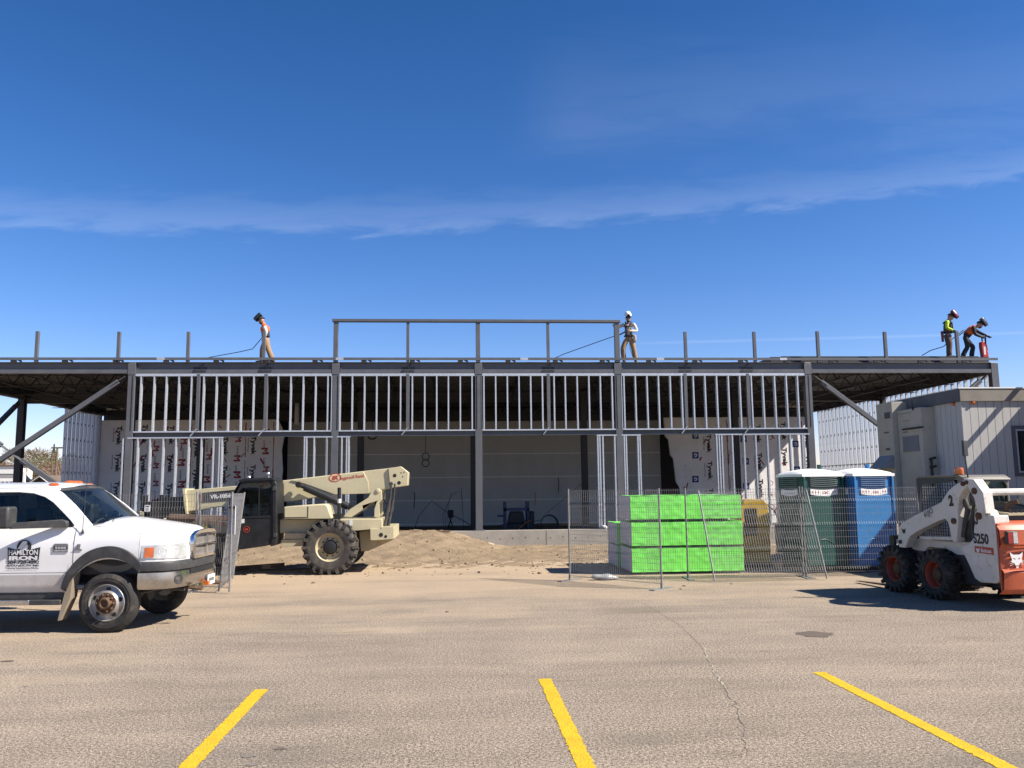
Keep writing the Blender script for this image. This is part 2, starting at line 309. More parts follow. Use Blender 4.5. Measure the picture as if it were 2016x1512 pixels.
# ================================================================== SETTING: ground
def ground_mat():
    m = bpy.data.materials.new('asphalt_and_dirt'); m.use_nodes = True; N, L = m.node_tree.nodes, m.node_tree.links
    p = N['Principled BSDF']; p.inputs['Roughness'].default_value = 0.93; p.inputs['Specular IOR Level'].default_value = 0.25
    tc = N.new('ShaderNodeTexCoord'); O = tc.outputs['Object']
    def noise(sc, det=4, rough=0.6, vec=O):
        n = N.new('ShaderNodeTexNoise'); n.inputs['Scale'].default_value = sc; n.inputs['Detail'].default_value = det; n.inputs['Roughness'].default_value = rough; L.new(vec, n.inputs['Vector']); return n.outputs[0]
    def rng(x, a, b, c=0.0, d=1.0):
        n = N.new('ShaderNodeMapRange'); n.inputs['From Min'].default_value = a; n.inputs['From Max'].default_value = b; n.inputs['To Min'].default_value = c; n.inputs['To Max'].default_value = d; L.new(x, n.inputs['Value']); return n.outputs[0]
    def mixc(f, a, b, mode='MIX'):
        n = N.new('ShaderNodeMixRGB'); n.blend_type = mode
        for i, x in enumerate((f, a, b)):
            if isinstance(x, tuple): n.inputs[i].default_value = (*x, 1)
            elif isinstance(x, float): n.inputs[i].default_value = x
            else: L.new(x, n.inputs[i])
        return n.outputs[0]
    def mth(op, a, b):
        n = N.new('ShaderNodeMath'); n.operation = op
        for i, x in enumerate((a, b)):
            if isinstance(x, float): n.inputs[i].default_value = x
            else: L.new(x, n.inputs[i])
        return n.outputs[0]
    sp = N.new('ShaderNodeSeparateXYZ'); L.new(O, sp.inputs[0])
    big = noise(0.28, 5); mid = noise(1.3, 6, 0.65); fine = noise(40, 4, 0.8); vfine = noise(85, 2, 0.6)
    mp = N.new('ShaderNodeMapping'); mp.inputs['Scale'].default_value = (0.35, 1.6, 1); L.new(O, mp.inputs[0]); streaks = noise(0.8, 7, 0.68, mp.outputs[0])
    mp2 = N.new('ShaderNodeMapping'); mp2.inputs['Scale'].default_value = (0.8, 2.2, 1); mp2.inputs['Location'].default_value = (7, 3, 0); mp2.inputs['Rotation'].default_value = (0, 0, .25); L.new(O, mp2.inputs[0]); scuff = noise(1.1, 8, 0.72, mp2.outputs[0])
    asph = mixc(rng(fine, 0.40, 0.60), (0.072, 0.060, 0.050), (0.40, 0.345, 0.285))
    asph = mixc(rng(vfine, 0.58, 0.66, 0, 0.8), asph, (0.60, 0.545, 0.465))
    asph = mixc(rng(vfine, 0.42, 0.34, 0, 0.85), asph, (0.03, 0.026, 0.022))
    worn = mth('ADD', mth('MULTIPLY', streaks, 0.6), mth('MULTIPLY', big, 0.4))
    asph = mixc(rng(worn, 0.50, 0.64, 0.0, 0.62), asph, mixc(rng(fine, 0.36, 0.64), (0.22, 0.182, 0.14), (0.50, 0.43, 0.345)))
    asph = mixc(rng(mid, 0.36, 0.66, 0.0, 0.25), asph, (0.17, 0.148, 0.122))
    asph = mixc(rng(worn, 0.48, 0.38, 0.0, 0.55), asph, (0.13, 0.115, 0.098))
    asph = mixc(rng(scuff, 0.59, 0.70, 0.0, 0.42), asph, (0.09, 0.078, 0.066))
    g2 = noise(36, 6, 0.95); grain = mixc(rng(g2, 0.42, 0.58), (0.66, 0.66, 0.66), (1.32, 1.32, 1.32))
    asph = mixc(1.0, asph, (1.02, 0.975, 0.93), 'MULTIPLY'); asph = mixc(1.0, asph, grain, 'MULTIPLY')
    dust = mixc(rng(fine, 0.34, 0.66), (0.25, 0.188, 0.125), (0.52, 0.42, 0.30))
    dust = mixc(rng(mid, 0.3, 0.7, 0, 0.5), dust, (0.37, 0.295, 0.21))
    dust = mixc(rng(scuff, 0.60, 0.74, 0.0, 0.45), dust, (0.20, 0.155, 0.11))
    dust = mixc(rng(vfine, 0.36, 0.28, 0.0, 0.7), dust, (0.12, 0.09, 0.065))
    dust = mixc(1.0, dust, (0.98, 0.945, 0.915), 'MULTIPLY')
    yv = mth('ADD', sp.outputs['Y'], mth('MULTIPLY', mth('SUBTRACT', big, 0.5), 11.0))
    yv = mth('ADD', yv, mth('MULTIPLY', mth('SUBTRACT', streaks, 0.5), 10.0))
    yv = mth('SUBTRACT', yv, mth('MULTIPLY', sp.outputs['X'], 0.30))
    f1 = rng(yv, 12.0, 20.5, 0.0, 0.9)
    col = mixc(f1, asph, dust)
    pale = noise(0.55, 6, 0.7); col = mixc(rng(pale, 0.60, 0.75, 0, 0.35), col, (0.42, 0.37, 0.30))
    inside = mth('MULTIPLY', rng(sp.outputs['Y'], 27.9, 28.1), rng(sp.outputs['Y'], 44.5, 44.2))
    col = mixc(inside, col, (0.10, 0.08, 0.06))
    far = rng(sp.outputs['Y'], 60.0, 90.0); col = mixc(far, col, (0.17, 0.135, 0.07))
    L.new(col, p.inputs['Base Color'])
    b = N.new('ShaderNodeBump'); b.inputs['Strength'].default_value = 0.8; b.inputs['Distance'].default_value = 0.016; L.new(mth('ADD', fine, mth('MULTIPLY', vfine, 0.5)), b.inputs['Height']); L.new(b.outputs[0], p.inputs['Normal'])
    return m
GM = ground_mat()
g = MB(); R_ = 3000
g.poly([(-R_, -60, 0), (R_, -60, 0), (R_, R_, 0), (-R_, R_, 0)])
tag(g.build('parking_lot', GM, recalc=False), kind='structure')
# yellow stall lines, chipped edges
lm = mat('yellow_road_paint', (0.72, 0.455, 0.018), 0.8, 0, 0.12, 8, bump=0.6, bscale=60, dirt=(0.22, 0.175, 0.11), damt=0.85, dscale=52, dthr=0.53, spec=0.25)
for x0 in (-2.01, 0.875, 3.82):
    b = MB(); n = 420; y0, y1 = (8.83, 8.96, 8.93)[(-2.01, 0.875, 3.82).index(x0)], 2.2; rr = random.Random(int(x0 * 100)); L_ = []; R2 = []
    for i in range(n + 1):
        y = y0 + (y1 - y0) * i / n
        L_.append((x0 + rr.gauss(0, 0.0055), y, 0.004)); R2.append((x0 + 0.135 + rr.gauss(0, 0.0055), y, 0.004))
    for i in range(n): b.poly([L_[i], L_[i + 1], R2[i + 1], R2[i]])
    tag(b.build('parking_line', lm, recalc=False, smooth=False), kind='structure')
def blotch(name, px, py, rx, ry, m, seed, z=0.004):
    c = onG(px, py); rr = random.Random(seed); b = MB(); n = 40; ph = [rr.uniform(0, 6.28) for _ in range(5)]
    b.poly([(c.x + rx * cos(t) * (1 + .12 * sin(3 * t + ph[0]) + .1 * sin(7 * t + ph[1]) + rr.gauss(0, .03)), c.y + ry * sin(t) * (1 + .15 * sin(2 * t + ph[2]) + .1 * sin(5 * t + ph[3]) + rr.gauss(0, .04)), z) for t in [2 * pi * i / n for i in range(n)]])
    tag(b.build(name, m, recalc=False, smooth=False), kind='structure')
stain = mat('oil_stain', (0.115, 0.09, 0.068), 0.85, 0, 0.35, 55, bump=0.4, bscale=60, dirt=(0.26, 0.225, 0.19), damt=0.55, dscale=60, dthr=0.5)
stainl = mat('faint_stain', (0.18, 0.155, 0.13), 0.9, 0, 0.35, 55, bump=0.4, bscale=60, dirt=(0.34, 0.30, 0.26), damt=0.6, dscale=60, dthr=0.46)
blotch('oil_stain', 1604, 1249, 0.245, 0.20, stain, 1)
for i, (px, py, a, c) in enumerate([(15, 1302, .08, .05), (490, 1489, .05, .04), (553, 1475, .05, .03), (1505, 1282, .06, .02), (496, 1506, .05, .03), (50, 1352, .03, .02)]):
    blotch('oil_spot', px, py, a, c, stain if i in (0, 2, 6) else stainl, 10 + i)
crm = mat('crack_filler', (0.44, 0.38, 0.31), 0.95, 0, 0.3, 40, bump=0.4, bscale=60)
crd = mat('crack_dark', (0.21, 0.18, 0.15), 0.95, 0, 0.3, 40)  # darker tone for the thin crack line
def crack(pts, w, m, seed):
    rr = random.Random(seed); P = [onG(*p) for p in pts]; Q = []
    for a, b_ in zip(P, P[1:]):
        k = max(2, int((b_ - a).length / 0.07))
        for i in range(k): Q.append(a.lerp(b_, i / k) + V((rr.gauss(0, .012), rr.gauss(0, .012), 0)))
    b = MB()
    for a, c in zip(Q, Q[1:]):
        d = (c - a).normalized(); n = V((-d.y, d.x, 0)); w0 = w * rr.uniform(.4, 1.2)
        b.poly([a - n * w0 + V((0, 0, .004)), c - n * w0 + V((0, 0, .004)), c + n * w0 + V((0, 0, .004)), a + n * w0 + V((0, 0, .004))])
    tag(b.build('pavement_crack', m, recalc=False, smooth=False), kind='structure')
crack([(1268, 1188), (1310, 1213), (1340, 1233), (1382, 1272), (1395, 1300), (1420, 1345), (1452, 1398), (1463, 1440), (1478, 1490)], 0.0045, crd, 3)
crack([(1384, 1272), (1392, 1296), (1404, 1320), (1428, 1355)], 0.013, crm, 4)
# dirt bank against the building
def bank_h(x, y):
    t = max(0.0, min(1.0, (y - 22.8) / 4.9)); t = t * t * (3 - 2 * t)
    e = max(0.0, min(1.0, (1.9 - x) / 2.6)); e = e * e * (3 - 2 * e)
    w = max(0.0, min(1.0, (x + 15) / 5))
    base = 0.56 * t * e * w + 0.07 * max(0.0, min(1.0, (y - 22.4) / 3.5)) * max(0, min(1, (11.0 - x) / 4))
    rut = -0.05 * t * e * (math.exp(-((x + 1.9 - 0.35 * (27 - y)) / 0.28) ** 2) + math.exp(-((x + 0.2 - 0.42 * (27 - y)) / 0.28) ** 2))
    nz = 0.018 * sin(3.1 * x + 1.7 * y) * sin(2.3 * y - x) + 0.012 * sin(7.3 * x - 5 * y) + 0.01 * sin(13 * x + 9 * y)
    edge = min(1, max(0, (y - 20.6) / 1.0)) * min(1, (x + 16) / 2) * min(1, (12.5 - x) / 1.5)
    return base + rut + (nz + random.gauss(0, .014)) * edge - 0.03 * (1 - edge)
dirtm = mat('tan_dirt', (0.275, 0.208, 0.138), 0.95, 0, 0.25, 1.6, bump=1.0, bscale=16, dirt=(0.17, 0.125, 0.08), damt=0.75, dscale=18, dthr=0.53, spec=0.2)
b = MB(); b.grid(lambda u, v: (-16 + 28.5 * u, 20.4 + 7.5 * v, bank_h(-16 + 28.5 * u, 20.4 + 7.5 * v)), 260, 90)
tag(b.build('dirt_bank', dirtm, recalc=False, ang=80), kind='structure')
b = MB(); rr = random.Random(5)
for i in range(1100):
    x = rr.uniform(-9, 9); y = rr.uniform(19.5, 27.6); s = rr.uniform(.008, .03) * (1.9 if rr.random() < .10 else 1); z = max(0, bank_h(x, y)) if y > 20.5 else 0
    b.add([(x + s * cos(t) * rr.uniform(.7, 1.2), y + s * sin(t) * rr.uniform(.7, 1.2), z + dz) for dz, k in ((-.01, 1), (s * .7, .6)) for t in (0, 1.57, 3.14, 4.71)],
          [(4, 5, 6, 7), (0, 1, 5, 4), (1, 2, 6, 5), (2, 3, 7, 6), (3, 0, 4, 7)])
tag(b.build('gravel', mat('dirt_clod', (.30, .23, .155), .95, var=.35, scale=3), smooth=False), kind='stuff', label='loose pebbles scattered over the tan dirt', cat='gravel')
# ================================================================== BUILDING
YF = 28.0; XL, XR = -18.0, 19.25
BLD = empty('steel_frame_building', (0, YF, 0))
tag(BLD, 'unfinished single storey steel frame building with bare metal studs and flat roof', 'building')
def part(mb, name, m, **k):
    o = mb.build(name, m, **k); o.parent = BLD; o.matrix_parent_inverse = Matrix.Translation((0, -YF, 0)); return o
def bdup(o, dx=0, dy=0, dz=0):
    c = o.copy(); COL.objects.link(c); c.parent = BLD; c.matrix_parent_inverse = Matrix.Translation((0, -YF, 0)); c.location = V(o.location) + V((dx, dy, dz)); return c
FZ, BT = 0.57, 6.25
cols = [onY(px, 850, YF).x for px in (254, 659, 942.5, 1219.5, 1597)]
allc = [XL] + cols + [XR]
# concrete foundation wall
b = MB(); b.box((XL - .3, YF - .12, -.2), (XR + .2, YF + .25, FZ)); b.m = 1
for i in range(40):
    b.lathe((-1 + i * .42, YF - .124, .30 + .02 * (i % 3)), (0, -1, 0), [(.0001, .002), (.018, .002), (.018, 0)], 8)
for x in (3.05, 8.2, 13.2): b.box((x, YF - .123, 0), (x + .012, YF - .12, FZ))
part(b, 'foundation_wall', [M['conc'], M['hole']], bev=0)
# columns
for i, x in enumerate(allc):
    b = MB(); w = .115 if 0 < i < 6 else .13; top = BT - .02
    b.box((x - w, YF, FZ + .02), (x + w, YF + .22, top)); b.box((x - .2, YF - .05, FZ), (x + .2, YF + .3, FZ + .02))
    if i in (1, 2, 3, 4, 5):
        b.box((x - .13, YF - .012, BT - .42), (x + .13, YF - .001, BT - .06))
        for dx in (-.17, .17):
            for dz in (-.13, -.21, -.29): b.box((x + dx - .018, YF + .05, BT + dz - .018), (x + dx + .018, YF + .08, BT + dz + .018))
    part(b, 'column', M['steel'], bev=.008)
for x in allc:
    for y in (35.8, 43.4):
        if y > 40: continue
        b = MB(); b.box((x - .13, y - .13, 0), (x + .13, y + .13, BT - .1)); part(b, 'interior_column', M['joist'])
# roof edge beams between columns: flanges, web and a lower ledger angle
def wbeam(p0, p1, y, z1, depth, name, ledger=True):
    b = MB(); z0 = z1 - depth
    b.box((p0, y, z1 - .018), (p1, y + .2, z1)); b.box((p0, y + .09, z0 + .018), (p1, y + .108, z1 - .018)); b.box((p0, y, z0), (p1, y + .2, z0 + .018))
    if ledger: b.box((p0 + .01, y - .012, z0 - .004), (p1 - .01, y - .002, z0 + .115)); b.box((p0 + .01, y - .012, z0 - .016), (p1 - .01, y + .1, z0 - .005))
    return part(b, name, M['steel'])
for a, c in zip(allc, allc[1:]): wbeam(a + .135, c - .135, YF + .01, BT, .36, 'roof_beam')
# eave beams along both sides, girders inside and at the back
for x in (XL, XR):
    b = MB(); b.box((x - .1, YF + .24, BT - .4), (x + .1, 43.9, BT - .02)); part(b, 'eave_beam', M['steel'])
for y, d in ((35.8, .55), (43.6, .75)):
    b = MB(); b.box((XL + .12, y, BT - d), (XR - .12, y + .02, BT - .12)); b.box((XL + .12, y - .1, BT - d - .02), (XR - .12, y + .12, BT - d)); part(b, 'girder', M['joist'])
# roof deck, corrugated along X
b = MB(); ys = []; y = YF + .16
while y < 47.2: ys += [(y, 0), (y + .09, 0), (y + .105, .04), (y + .15, .04)]; y += .165
for (ya, za), (yb, zb) in zip(ys, ys[1:]): b.poly([(XL - .25, ya, BT + .005 + za), (XR + .15, ya, BT + .005 + za), (XR + .15, yb, BT + .005 + zb), (XL - .25, yb, BT + .005 + zb)])
part(b, 'roof_deck', M['deck'], recalc=False, smooth=False)
# open web joists
def joist(y0, y1):
    b = MB(); zt, zb = BT - .04, BT - .52
    for s in (-.022, .022): b.box((s - .018, y0, zt - .035), (s + .018, y1, zt)); b.box((s - .018, y0 + .5, zb), (s + .018, y1 - .5, zb + .035))
    n = 12; pts = [(0, y0 + .15, zt - .02)]
    for i in range(n): pts.append((0, y0 + .5 + (y1 - y0 - 1) * (i + .5) / n, zb + .02 if i % 2 == 0 else zt - .02))
    pts.append((0, y1 - .15, zt - .02))
    for p, q in zip(pts, pts[1:]): b.bar(p, q, .03, .03)
    return part(b, 'roof_joist', M['joist'])
j1 = joist(YF + .12, 35.78); j2 = joist(35.84, 43.6); xs = []
x = XL + .9
while x < XR - .3: xs.append(x); x += 1.63
j1.location.x = j2.location.x = xs[0]
for x in xs[1:]: bdup(j1, x - xs[0]); bdup(j2, x - xs[0])
b = MB()
for y in (30.5, 33.2, 38.4, 41):
    for z in (BT - .1, BT - .5): b.bar((XL, y, z), (XR, y, z), .025, .025)
part(b, 'joist_bridging', M['joist'])
# edge angle held above the beam on small seats, with gaps at its splices
cuts = [XL - .35] + [onY(px, 709, YF).x for px in (315, 667, 1030, 1298, 1540)] + [XR + .14]
for a, c in zip(cuts, cuts[1:]):
    b = MB(); b.box((a + .02, YF - .03, BT + .065), (c - .02, YF - .018, BT + .155)); b.box((a + .02, YF - .018, BT + .143), (c - .02, YF + .07, BT + .155)); part(b, 'edge_angle', M['steel'])
k = 0; x = XL + .2
while x < XR:
    b = MB(); b.box((x, YF - .016, BT), (x + .17, YF + .06, BT + .142)); b.bar((x + .17, YF + .02, BT + .12), (x + .34, YF + .02, BT + .02), .02, .06); part(b, 'joist_seat', M['joist']); x += 1.63
for xx in cuts[1:-1]:
    b = MB(); b.box((xx - .10, YF - .04, BT + .07), (xx + .16, YF - .031, BT + .15)); part(b, 'splice_plate', M['galv'])
b = MB()
for i, (xa, xb, z) in enumerate(((11.2, 19.25, .235), (11.6, 15.4, .262), (14.9, 18.9, .27))): b.box((xa, YF + .30 + .02 * i, BT + .05), (xb, YF + 1.7, BT + z))
part(b, 'roof_sheet', M['membrane'])
# parapet: short posts left and right, taller framed section in the middle
for px, ptop in ((72, 652), (233, 653), (370, 653), (519, 652), (1350, 653), (1486, 653), (1611, 652), (1744, 653), (1886, 652)):
    p = onY(px, 680, YF); zt = onY(px, ptop, YF).z; b = MB(); b.box((p.x - .052, YF - .016, BT), (p.x + .052, YF + .088, zt)); part(b, 'parapet_post', M['steel'], bev=.006)
ZP = onY(940, 629, YF).z
for px, w in ((661, .075), (803, .05), (941, .075), (1079, .05), (1215, .085)):
    x = onY(px, 665, YF).x; b = MB(); b.box((x - w, YF - .016, BT), (x + w, YF + 2 * w - .016, ZP - .09)); part(b, 'parapet_post', M['steel'], bev=.006)
b = MB(); b.box((onY(659, 665, YF).x - .09, YF - .05, ZP - .09), (onY(1217, 665, YF).x + .09, YF + .16, ZP)); part(b, 'parapet_rail', M['steel'], bev=.006)
# header channel, tracks, studs
HZ0, HZ1 = onY(942, 857, YF).z, onY(942, 848, YF).z
for a, c in zip(cols, cols[1:]):
    b = MB(); b.box((a + .12, YF + .1, HZ0), (c - .12, YF + .112, HZ1)); b.box((a + .12, YF + .005, HZ0), (c - .12, YF + .1, HZ0 + .014)); b.box((a + .12, YF + .005, HZ1 - .014), (c - .12, YF + .1, HZ1)); part(b, 'header_beam', M['steel'])
    b = MB(); b.box((a + .125, YF - .004, BT - .47), (c - .125, YF + .15, BT - .385)); part(b, 'top_track', M['galv'])
    b = MB(); b.box((a + .125, YF - .002, HZ1 + .002), (c - .125, YF + .15, HZ1 + .045)); part(b, 'bottom_track', M['galv'])
def stud(z0, z1):
    b = MB(); w, d, t = .044, .152, .004
    b.box((0, 0, z0), (w, t, z1)); b.box((w - t, t, z0), (w, d - t, z1)); b.box((0, d - t, z0), (w, d, z1)); b.m = 1
    z = z0 + .35
    while z < z1 - .2: b.box((w - t - .001, .055, z), (w + .001, .09, z + .06)); z += .62
    return b
up = [261, 278, 304, 328, 352.5, 377.5, 401.6, 426.7, 451, 476, 500, 526, 548, 573, 597.5, 621.8, 646, 654,
      665, 670, 694, 718, 742, 765.5, 789, 812, 836.4, 860, 883, 906.4, 929.6, 938, 947.6, 952.8, 976, 999, 1022, 1045, 1068, 1091, 1113, 1136.5, 1159.6, 1182, 1205, 1213,
      1223, 1228.4, 1251, 1274, 1296.5, 1319.6, 1342, 1365, 1388, 1411, 1434, 1456.5, 1479, 1502, 1525, 1548, 1570, 1591]
lo = [253, 272, 296, 322, 347, 372, 397, 421, 433, 437.5, 600, 604, 619, 644, 653, 664, 683, 687, 1177, 1181, 1187, 1210.5, 1229, 1233, 1256, 1260, 1411, 1416, 1421, 1442, 1465, 1488, 1511, 1534, 1556, 1580, 1592]
su = None
for px in up:
    x = onY(px, 742, YF).x
    if su is None: su = part(stud(HZ1 + .045, BT - .47), 'wall_stud', [M['galv'], M['hole']], ang=20); su.location = (x - .025, YF, 0); x0 = x
    else: bdup(su, x - x0)
sl = None
for px in lo:
    x = onY(px, 856, YF).x
    if any(abs(x - c) < .14 for c in cols): x += .16 if x > min(cols, key=lambda c: abs(c - x)) else -.16
    if sl is None: sl = part(stud(FZ + .03, HZ0 - .03), 'jamb_stud', [M['galv'], M['hole']], ang=20); sl.location = (x - .025, YF, 0); x0 = x
    else: bdup(sl, x - x0)
for pa, pb in ((251, 440), (598, 655), (663, 690), (1175, 1214), (1224, 1262), (1408, 1594)):
    xa, xb = onY(pa, 858, YF).x, onY(pb, 858, YF).x; b = MB(); b.box((xa, YF - .002, HZ0 - .04), (xb, YF + .15, HZ0 - .003)); part(b, 'lower_top_track', M['galv'])
    b = MB(); b.box((xa, YF - .002, FZ + .003), (xb, YF + .15, FZ + .03)); part(b, 'sill_track', M['galv'])
# hanging sub posts with kicker plates below
for px in (391, 524, 803, 1079.5, 1349, 1472):
    x = onY(px, 745, YF).x; b = MB(); b.box((x - .055, YF - .012, HZ1 + .05), (x + .055, YF + .10, BT - .40)); part(b, 'hanger_post', M['steel'], bev=.005)
    b = MB(); d = -1; b.bar((x, YF - .02, HZ1 + .1), (x - .2, YF - .02, HZ0 + .02), .02, .09, (0, 1, 0)); part(b, 'kicker_plate', M['galv'])
# X braces in the two open end bays (front plane) and one in the left side plane
def brace(p, q, name='brace'):
    b = MB(); b.bar(p, q, .15, .15); d = (V(q) - V(p)).normalized()
    for e, s in ((p, -1), (q, 1)): e = V(e); b.bar(e - d * s * .25, e + d * s * .30, .02, .22, (0, 1, 0))
    part(b, name, M['steel'], bev=.006)
yb = YF + .13
brace((cols[0] - .45, yb, 5.62), (XL + .3, yb, .95)); mid = V(((cols[0] + XL) / 2 - .07, yb, 3.28))
brace((XL + .4, yb, 5.62), mid + V((-.33, 0, .24))); brace(mid + V((.33, 0, -.24)), (cols[0] - .35, yb, .95))
brace((cols[-1] + .5, yb, 5.58), (XR - .3, yb, .95)); mid = V(((cols[-1] + XR) / 2, yb, 3.28))
brace((XR - .5, yb, 5.6), mid + V((.33, 0, .24))); brace(mid + V((-.33, 0, -.24)), (cols[-1] + .35, yb, .95))
brace((XL, 35.3, 5.55), (XL, YF + .5, .95))
# rows of bare studs closing the sides: webs face the front
def sidestud():
    b = MB(); b.box((-.075, 0, .05), (.075, .004, BT - .42)); b.box((-.075, .004, .05), (-.071, .05, BT - .42)); b.box((.071, .004, .05), (.075, .05, BT - .42)); b.m = 1
    z = .5
    while z < 5.6: b.box((-.02, -.0015, z), (.02, 0, z + .1)); z += .78
    return b
ss = part(sidestud(), 'side_wall_stud', [M['galv'], M['hole']], ang=20); ss.location = (XR, YF + .5, 0); y = YF + .9
while y < 42.6: bdup(ss, 0, y - YF - .5); y += .41
for i in range(8): bdup(ss, XL - XR, 39.75 + .41 * i - YF - .5)
b = MB(); b.box((XL - .05, 42.95, 0), (XL + .25, 43.1, BT - .4)); part(b, 'corner_stud', M['galv'])
for x, y0, y1 in ((XR, YF + .4, 42.7), (XL, 39.7, 43)):
    b = MB(); b.box((x - .08, y0, .0), (x + .08, y1, .05)); b.box((x - .08, y0, BT - .42), (x + .08, y1, BT - .403)); part(b, 'side_wall_track', M['galv'])
b = MB(); b.box((XR - .082, YF + .4, 2.9), (XR - .076, 42.7, 2.93)); part(b, 'bridging_channel', M['joist'])
# back wall of the neighbouring building: precast panels with pale joints
WX0, WX1 = onY(566, 900, 44).x, onY(1300, 900, 44).x
b = MB(); zs = [0, .12, 1.35, 2.55, 3.77, 4.98, 6.2]
for z0, z1 in zip(zs, zs[1:]): b.box((WX0, 44, z0 + .020), (WX1, 44.2, z1 - .020))
b.m = 1
for z in zs[1:-1]: b.box((WX0, 44.004, z - .020), (WX1, 44.15, z + .020))
part(b, 'precast_wall', [M['wallc'], M['joint']], bev=0)
b = MB(); b.box((XL + .1, 46.5, 0), (XR - .1, 46.7, BT + .05)); part(b, 'dark_gap_backing', M['membrane'])  # near-black sheet added so gaps between the back walls look dark
# house wrap walls left and right with printing
def wrap(x0, x1, y, seed, reds, ragged):
    rr = random.Random(seed); b = MB(); zt = 5.56
    out = [(x0, 0), (x1, 0), (x1, zt)]
    for i in range(9): t = 1 - i / 8; 
    if ragged: out = [(x0 + .9, 0), (x1, 0), (x1, zt), (x0 - .1, zt), (x0 - .05, 4.6), (x0 + .12, 4.4), (x0 + .2, 3.6), (x0 + .35, 3.4), (x0 + .45, 2.2), (x0 + .62, 1.9), (x0 + .7, 1.0)]
    else: out = [(x0, 0), (x1 - .05, 0), (x1 + .04, 1), (x1 - .06, 2), (x1, 3), (x1 - .08, 4), (x1 + .05, 4.8), (x1 - .12, 5.2), (x1 - .3, zt), (x0, zt)]
    b.plate(out, lambda a, c, d: (a, y + d, c), 0, .15)
    dn = V((0, 0, -1)); rt = V((1, 0, 0)); R = dn; U = rt      # text reads downwards
    def word(t, x, z, h, m, bold=.03, w=None):
        if x < x0 + (.95 if ragged else .2) or x > x1 - .35 or z < .2 or z > zt - .3: return
        b.m = m; b.text(t, (x, y, z), R, U, height=h, width=w, bold=bold, lift=.006)
    x = x0 + .9; k = 0
    while x < x1 - .3:
        z = 5.0 - rr.random() * .9
        while z > .3:
            word('Tyvek', x, z, .31, 1, .045, .98); word('HomeWrap', x - .25, z + .03, .085, 1, .015, .70); z -= rr.uniform(1.35, 1.5)
        b.m = 2 if k % 2 == 0 or reds else 1
        z = 5.1 - rr.random()
        while z > .4:
            xx = x + .62 + rr.uniform(-.05, .05)
            if xx > x1 - .5: break
            if reds:                                                  # red block mark and small lines under it
                b.m = 2; s = rr.uniform(.13, .18); kx_ = rr.uniform(-.25, .25)
                b.plate([(-s, -s), (-s * .45, -s), (-s * .45, .3 * s), (0, -.4 * s), (s * .45, .3 * s), (s * .45, -s), (s, -s), (s, s), (s * .45, s), (0, .35 * s), (-s * .45, s), (-s, s)], lambda a, c, d, xx=xx, z=z: (xx + c + kx_ * a, y - d, z - a), .001, .006)
                word('Lumber', xx - .02, z - .62, .12, 1 if rr.random() < .5 else 2, .01, .5)
            elif k % 2 == 0:                                          # blue square mark with a white swirl
                b.m = 3; s = .17; b.plate([(-s, -s), (s, -s), (s, s), (-s, s)], lambda a, c, d, xx=xx, z=z: (xx + a, y - d, z + c), .001, .005)
                b.m = 0; b.lathe((xx, y - .006, z), (0, -1, 0), [(.06, .0), (.06, .002), (.10, .002), (.10, 0)], 18, .7, 6.0); b.bar((xx - .05, y - .008, z), (xx + .07, y - .008, z + .02), .004, .03, (0, 0, 1))
            elif rr.random() < .5:
                b.m = 2; b.lathe((xx, y - .002, z), (0, -1, 0), [(.10, .0), (.10, .002), (.125, .002), (.125, 0)], 18)
            z -= rr.uniform(.8, 1.15) if reds else rr.uniform(1.0, 1.4)
        b.m = 2
        if k % 3 == 1 or (reds and k % 3 == 2):                                                # tape seam
            xx = x + 1.02
            if xx < x1 - .2:
                for q in range(9): b.box((xx - .022 + rr.gauss(0, .008), y - .003, .05 + q * .6), (xx + .022 + rr.gauss(0, .008), y - .0015, .05 + q * .6 + (.60 if k % 2 else rr.uniform(.3, .6))))
        for q in range(9 if reds else 4):                             # loose slashes of tape
            xx = rr.uniform(max(x - .3, x0 + .9 if ragged else x0 + .2), min(x + .9, x1 - .3)); z = rr.uniform(.5, 5.2); a = rr.uniform(-.2, .2); b.bar((xx, y - .004, z), (xx + a, y - .004, z + rr.uniform(.12, .32)), .004, rr.uniform(.04, .09), (1, 0, 0))
        b.m = 1
        for q in range(10): xx = rr.uniform(max(x - .3, x0 + .9 if ragged else x0 + .2), min(x + .9, x1 - .3)); z = rr.uniform(.3, 5.3); b.box((xx, y - .003, z), (xx + .03, y - .001, z + .04))
        x += rr.uniform(1.25, 1.45); k += 1
    return part(b, 'wrapped_wall', [M['tyvek'], M['ink'], M['red'], M['blue']], ang=30)
wrap(onY(195, 900, 43).x, onY(557, 900, 43).x, 43.0, 4, True, False)
wrap(onY(1312, 900, 43).x, XR - .1, 42.9, 9, False, True)
b = MB(); x = onY(585, 800, 38).x; b.tube([(x, 38, onY(585, 836, 38).z), (x, 38, 6.1)], .10, 12); b.lathe((x, 38, onY(585, 772, 38).z), (0, 0, 1), [(.1, 0), (.2, .02), (.2, .1), (.1, .12)], 12); part(b, 'vent_pipe', M['wallc'])
# stencilled fabricator marks on the roof beam
def stencil(px):
    x = onY(px, 722, YF).x; b = MB(); y = YF + .098
    b.text('HAMILTON', (x, y, BT - .185), (1, 0, 0), (0, 0, 1), width=.44, height=.085, bold=.06, lift=.004)
    b.text('IRON', (x, YF - .0125, BT - .298), (1, 0, 0), (0, 0, 1), width=.42, height=.085, bold=.06, lift=.004)
    b.plate([(-.10, -.03), (.02, .0), (.09, .07), (.12, .04), (.06, -.03)], lambda a, c, d: (x + a, y - .004 - d, BT - .09 + c), 0, .003)
    part(b, 'stencil_mark', M['ink'])
for px in (393, 522, 803, 1079, 1349, 1470): stencil(px)
